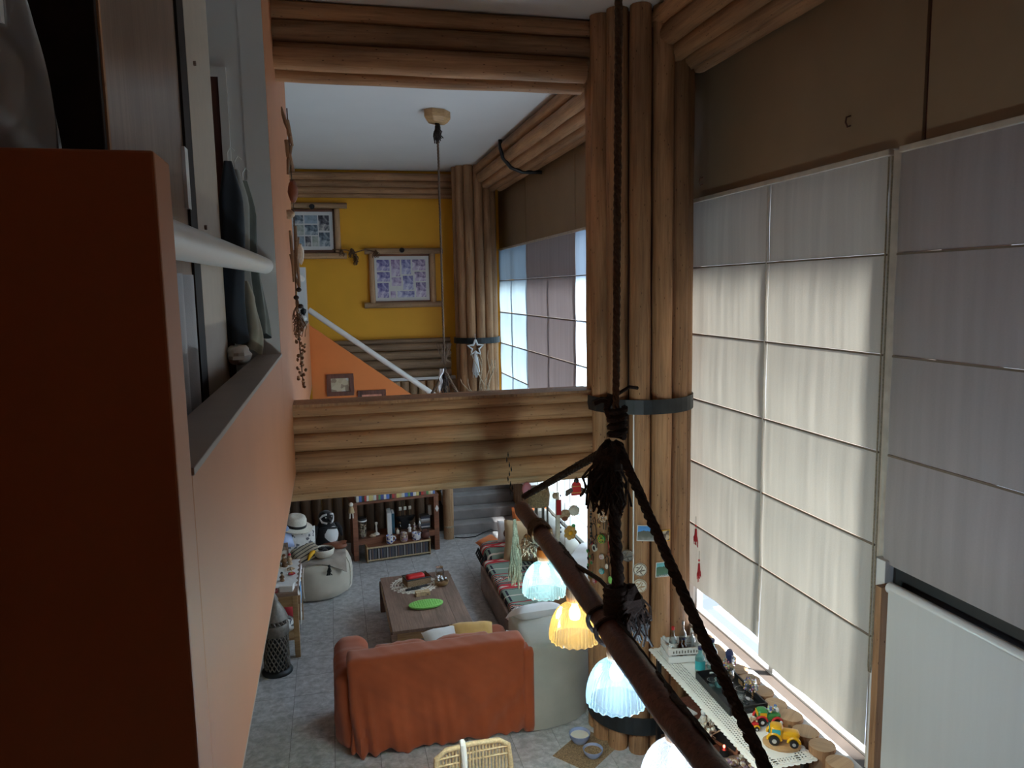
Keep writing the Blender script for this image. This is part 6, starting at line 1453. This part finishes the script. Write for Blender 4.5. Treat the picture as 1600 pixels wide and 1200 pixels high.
tumbler('wide clear tumbler with bits of shell beside the tall wine glass', 2.935, 4.93, .045, .075)
tumbler('low clear glass at the left rim of the black tray', 2.80, 5.14, .035, .06)
tumbler('aqua blue glass ball standing on the black tray', 2.86, 5.13, .036, .06, 'aqua_glass')
tumbler('small clear shot glass at the near end of the black tray', 2.83, 4.82, .028, .05)
tumbler('second small shot glass at the near end, closer to the window', 2.90, 4.80, .028, .05)
# white crate of bottles
t = thing('crate', 'white slatted wooden crate of bottles by the near pillar', 'crate', (2.80, 5.67, ZB - .001), rad(-8))
b = MB(); b.box(-.14, .14, -.10, .10, 0, .01); b.build('base', M['white_paint'], t)
for z in (.005, .075):
    MB().box(-.15, .15, -.115, -.10, z, z + .055).build('slat', M['white_paint'], t, bevel=.002); MB().box(-.15, .15, .10, .115, z, z + .055).build('slat', M['white_paint'], t, bevel=.002)
    MB().box(-.15, -.138, -.10, .10, z, z + .055).build('slat', M['white_paint'], t, bevel=.002); MB().box(.138, .15, -.10, .10, z, z + .055).build('slat', M['white_paint'], t, bevel=.002)
for sx in (-1, 1):
    for sy in (-1, 1): MB().box(sx * .128 - .01, sx * .128 + .01, sy * .09 - .01, sy * .09 + .01, 0, .15).build('corner_post', M['white_paint'], t)
b = MB()
for k in range(9): b.box(-.11 + k * .025, -.10 + k * .025, -.117, -.1145, .09, .11 + .006 * (k % 2))
b.build('stencil_marks', M['grey_metal'], t)['kind'] = 'stuff'
for k, (x, y, r, h_, gm, cm, lab) in enumerate(((2.72, 5.67, .034, .27, 'clear', 'red_gloss', 'clear bottle with a red cap at the left of the white crate'), (2.755, 5.60, .033, .20, 'amber_glass', 'black', 'short amber bottle at the front of the white crate'), (2.80, 5.63, .034, .18, 'amber_glass', 'navy', 'second amber bottle in the middle of the white crate'), (2.83, 5.71, .035, .29, 'clear', 'silver', 'tall clear bottle with a silver cap at the back of the white crate'), (2.885, 5.65, .034, .24, 'clear', 'white_metal', 'clear bottle at the window side of the white crate'))):
    o = bottle(lab, (x, y, ZB + .0095), r, h_, M[gm], M[cm], 'bottles in the white crate', labelm=M['paper'] if k in (0, 3) else None)
bottle('aqua gin-style bottle with a navy cap in front of the crate', (2.83, 5.39, ZB - .001), .042, .22, M['aqua_glass'], M['navy'], neck=.4, labelm=M['teal'])
bottle('pale aqua bottle with a navy cap nearer the window', (2.96, 5.43, ZB - .001), .045, .25, M['aqua_glass'], M['navy'], neck=.4, labelm=M['paper'])
# painted toy vehicles
def toy_truck(label, loc, rz, s, body, fender, win, base=None, load=None):
    t = thing('toy_truck', label, 'toy', loc, rz); t.scale = (s, s, s); z = .02 if base else 0
    if base: loft(MB(), oval(.115, .085, 32), [(.96, 0), (1, .004), (1, .018), (.97, .02)]).build('wooden_base', M['oak'], t, smooth=50)
    rbox(MB(), -.10, .02, -.035, .035, z + .03, z + .085, .015, .02).build('body', M[body], t, smooth=60)
    rbox(MB(), -.005, .075, -.045, .045, z + .03, z + .115, .022, .02).build('cab', M[body], t, smooth=60)
    MB().box(.0745, .078, -.035, .035, z + .07, z + .10).build('windscreen', M[win], t); 
    for s_ in (-1, 1): MB().box(.012, .062, s_ * .0445 - .002, s_ * .0445 + .002, z + .07, z + .10).build('side_window', M[win], t)
    for x_, rr in ((-.068, .026), (.048, .032)):
        for s_ in (-1, 1):
            MB().lathe([(rr, -.011), (rr, .011), (rr * .6, .013), (.0001, .013)], 18, c=(0, 0, 0), M=T(x_, s_ * .046, z + rr) @ RX(rad(-90 * s_))).build('wheel', M['black'], t, smooth=50)
            MB().lathe([(rr * .5, .0), (rr * .45, .0155), (.0001, .016)], 12, M=T(x_, s_ * .046, z + rr) @ RX(rad(-90 * s_))).build('hub', M['silver'], t, smooth=50)
            MB().tube([(x_ + (rr + .008) * cos(a * pi / 8), s_ * .042, z + rr + (rr + .008) * sin(a * pi / 8)) for a in range(9)], .010, 6).build('fender', M[fender], t, smooth=True)
    if load:
        b = MB()
        for k in range(16): b.ell((rnd.uniform(-.085, 0), rnd.uniform(-.025, .025), z + .095 + rnd.uniform(0, .03)), (.013, .013, .013), 7, 5)
        b.build('load', M[load], t)['kind'] = 'stuff'
    return t
toy_truck('yellow painted toy truck on a round wooden base on the runner', (2.90, 4.33, ZB - .002), rad(150), 1.1, 'yellow_gloss', 'yellow_gloss', 'teal', True)
toy_truck('small yellow and red toy van left of the yellow truck', (2.79, 4.56, ZB - .002), rad(165), .62, 'red_gloss', 'yellow_gloss', 'white_ceramic', load='tan_bits')
toy_truck('green and red toy bus loaded with figures behind the yellow truck', (2.95, 4.60, ZB - .002), rad(165), .95, 'green', 'red_gloss', 'yellow_gloss', load='patch_gem')
figurine('small white and orange figurine beside the green toy bus', (2.985, 4.47, ZB - .002), .08, (M['orange_cloth'], M['white_ceramic'], M['white_ceramic']))
# lower shelf
ZS = .5855
t = thing('book', 'open white notebook with lines of writing on the console shelf', 'book', (2.76, 5.55, ZS), rad(20)); MB().box(-.10, .10, -.07, .07, 0, .012).build('pages', M['paper'], t); b = MB()
for k in range(6): b.box(-.08, .01 + .02 * (k % 3), -.055 + k * .02, -.051 + k * .02, .012, .0128)
b.build('writing', M['black'], t)['kind'] = 'stuff'
figurine('white angel figurine on the console shelf beside the notebook', (2.83, 5.32, ZS), .17, (M['white_ceramic'], M['white_ceramic'], M['white_ceramic']))
t = thing('basket', 'straw-coloured flat basket on the console shelf behind the hanging log', 'basket', (2.70, 5.34, ZS)); MB().lathe([(.06, 0), (.085, .03), (.09, .06), (.08, .06), (.07, .02), (.0001, .015)], 20).build('body', M['straw'], t, smooth=50)
pframe('reddish wooden photo frame leaning on the console shelf', (2.86, 5.05, ZS), .30, .26, rad(-70), 18, M['shelf_wood'], M['black'])
t = thing('dried_bouquet', 'beige dried flower bunch on the console shelf', 'flowers', (2.74, 5.10, ZS)); b = MB()
for k in range(26): b.tube([(0, 0, .02), (rnd.uniform(-.05, .05), rnd.uniform(-.08, .08), .1), (rnd.uniform(-.08, .08), rnd.uniform(-.1, .1), .17)], .003, 4)
b.build('stems', M['tan_bits'], t); b = MB()
for k in range(30): b.ell((rnd.uniform(-.08, .08), rnd.uniform(-.1, .1), rnd.uniform(.12, .19)), (.016, .016, .014), 7, 5, jit=.15)
b.build('flower_heads', M['straw'], t)['kind'] = 'stuff'
t = thing('trinket_tray', 'tray of shells and grey stones on the near end of the console shelf', 'tray', (2.80, 4.70, ZS)); MB().box(-.14, .14, -.2, .2, 0, .02).build('tray', M['table_wood'], t); b = MB()
for k in range(40): b.ell((rnd.uniform(-.12, .12), rnd.uniform(-.18, .18), .03 + rnd.uniform(0, .02)), (.026, .022, .018), 7, 5, jit=.2)
b.build('shells_and_stones', M['patch_mix'], t)['kind'] = 'stuff'
figurine('white rooster figurine with a red comb on the console shelf', (2.74, 4.46, ZS), .20, (M['patch_bw'], M['white_ceramic'], M['red_cloth']))
figurine('pale green figurine next to the white rooster on the console shelf', (2.85, 4.40, ZS), .16, (M['teal'], M['white_ceramic'], M['straw']))
t = thing('candle_holder', 'black candle holder with a tiny red light on the console shelf', 'candle', (2.80, 4.93, ZS)); MB().lathe([(.04, 0), (.045, .01), (.03, .05), (.035, .07)], 16).build('holder', M['black'], t, smooth=50); MB().ell((0, 0, .085), (.009, .009, .014), 8, 6).build('light', emit('tiny_red_light', (1, .08, .05), 6), t)
t = thing('jug', 'dark red jug standing on the floor by the console leg', 'jug', (2.66, 5.35, 0)); MB().lathe([(.09, 0), (.13, .1), (.14, .22), (.09, .34), (.07, .38), (.085, .42)], 22).build('body', M['door_red'], t, smooth=50); MB().tube([(.08, 0, .38), (.17, 0, .34), (.135, 0, .2)], .014, 8).build('handle', M['white_metal'], t, smooth=True)

# ------------------------------------------------------------------ things in the mezzanine room, seen through the near opening
t = thing('wardrobe', 'tall dark wardrobe with a glossy brown sliding door behind the parapet', 'wardrobe', (-.60, 2.43, 2.84))
dk = plain('dark_brown_laminate', (.018, .011, .008), rough=.6, var=.2, spec=.2)
MB().box(-.55, 0, .0, .03, 0, 3.3).build('side_panel', dk, t, bevel=.004)
MB().box(-.55, -.05, .03, 1.54, 0, 3.3).build('carcass', dk, t)
gl = wood('glossy_brown_door', (.13, .085, .06), (.20, .135, .10), (.26, .18, .14), rough=.3, knots=False, bump=.02)
MB().box(-.05, -.012, .05, 1.36, .05, 3.25).build('sliding_door', gl, t)
MB().box(-.05, .0, 1.36, 1.54, .02, 3.28).build('black_stile', dk, t)
MB().box(-.012, .003, 1.30, 1.38, 1.75, 2.02).build('latch_plate', M['white_paint'], t)
MB().box(-.018, .005, .03, .05, .0, 3.3).build('edge_profile', M['log'], t)
t = thing('cupboard', 'beige cupboard side panel between the black stile and the hanging clothes', 'cupboard', (-.60, 3.98, 2.84))
MB().box(-.5, .0, .0, .80, 0, 3.3).build('side_panel', plain('beige_laminate', (.47, .385, .31), rough=.5, var=.04), t, bevel=.004)
b = MB()
for z in (.6, 1.7, 2.5): b.tube([(0, .2, z), (.012, .2, z)], .012, 8)
b.build('screw_caps', M['table_wood'], t)
o = MB().grid(lambda u, v: (-.552 + .02 * sin(u * 22) + .006 * v, 2.5 + .85 * u, 2.86 + 1.42 * v), 26, 8, thick=.004).build('curtain', fabric('pale_grey_curtain', (.42, .42, .45)), smooth=True); tag(o, 'pale grey curtain length low behind the white pipe rail', 'curtain')
def garment(label, y, x, w_, zt, zb, mat, sd, hook=True):
    t = thing('garment', label, 'clothes', (x, y, zt), 0, 'clothes hanging at the end of the near opening')
    H = zt - zb
    def f(u, v):
        a = 2 * pi * u; prof = (.35 + .65 * min(1, v * 5)) * (1 + .10 * v)
        rx = w_ / 2 * prof * (1 + .16 * sin(a * 4 + sd + v * 3) * v); ry = .045 * prof * (1 + .3 * sin(a * 3 + sd * 2 + v * 4))
        return (rx * cos(a) + .03 * sin(v * 5 + sd) * v, ry * sin(a), -H * v + .02 * sin(a * 2 + sd) * v)
    MB().grid(f, 36, 18).build('cloth', M[mat] if isinstance(mat, str) else mat, t, smooth=True)
    MB().grid(lambda u, v: (w_ * .35 * (1 if v > .5 else -1) + .05 * cos(2 * pi * u), -.05 + .05 * sin(2 * pi * u), -.03 - H * .75 * abs(2 * v - 1) ** .01 * (u * 0 + 1) * (v if v <= .5 else 1 - v) * 2), 8, 8).build('sleeve', M[mat] if isinstance(mat, str) else mat, t, smooth=True) if False else None
    if hook: MB().tube([(0, 0, -.01), (0, 0, .05), (.02, 0, .08), (.04, 0, .06)], .005, 6).build('hanger_hook', M['white_metal'], t)
    return t
denim = fabric('dark_denim', (.035, .045, .06), var=.3, weave=300); greyg = fabric('grey_green_cloth', (.16, .18, .165), var=.3); lightg = fabric('light_grey_cloth', (.36, .37, .36), var=.2); khk = fabric('washed_khaki_cloth', (.30, .28, .22), var=.3)
garment('dark denim jacket hanging against the beige panel', 4.86, -.545, .13, 4.98, 3.92, denim, 1)
garment('light grey shirt hanging behind the dark denim jacket', 4.98, -.52, .14, 4.95, 3.95, lightg, 2.2)
garment('grey green trousers hanging nearest the grey wall', 5.10, -.49, .15, 4.90, 3.93, greyg, 3.1)
garment('washed khaki trouser leg hanging lowest over the sill', 4.93, -.50, .12, 4.28, 3.84, khk, 4.4, False)
o = MB().ell((0, 0, 0), (.07, .15, .06), 14, 10, jit=.12).build('sheepskin', M['white_cloth'], smooth=True); o.location = (-.545, 4.80, 3.84); tag(o, 'fluffy off-white bundle lying at the end of the near sill', 'bundle')
t = thing('plastic_bag', 'translucent bag with white things and pink cloth behind the parapet top', 'bag', (-.81, 2.13, 4.47))
MB().grid(lambda u, v: ((.17 + .015 * sin(u * 31 + v * 4)) * cos(2 * pi * u) * (1 - .25 * v * v), (.13 + .012 * sin(u * 25)) * sin(2 * pi * u) * (1 - .2 * v * v), -.02 + .52 * v), 40, 16).build('bag', thin_glass('clouded_plastic', (.9, .92, .92), .35, (.5, .52, .53), .45), t, smooth=True)
MB().ell((-.0, -.0, .05), (.145, .11, .05), 14, 8, jit=.06).build('pink_cloth', M['pink'], t, smooth=True); MB().ell((-.01, 0, .24), (.13, .10, .14), 14, 10, jit=.1).build('white_cloth', M['white_cotton'], t, smooth=True); MB().box(.03, .11, -.09, -.05, .36, .46).build('white_box', M['paper'], t); MB().box(-.08, .02, -.085, -.06, .38, .5).build('green_box', M['green'], t)
o = MB().box(-1.2, -.60, 1.885, 2.40, 2.84, 4.46).build('cabinet', M['white_paint'], bevel=.004); tag(o, 'white cabinet hidden behind the parapet carrying the bag', 'cabinet')
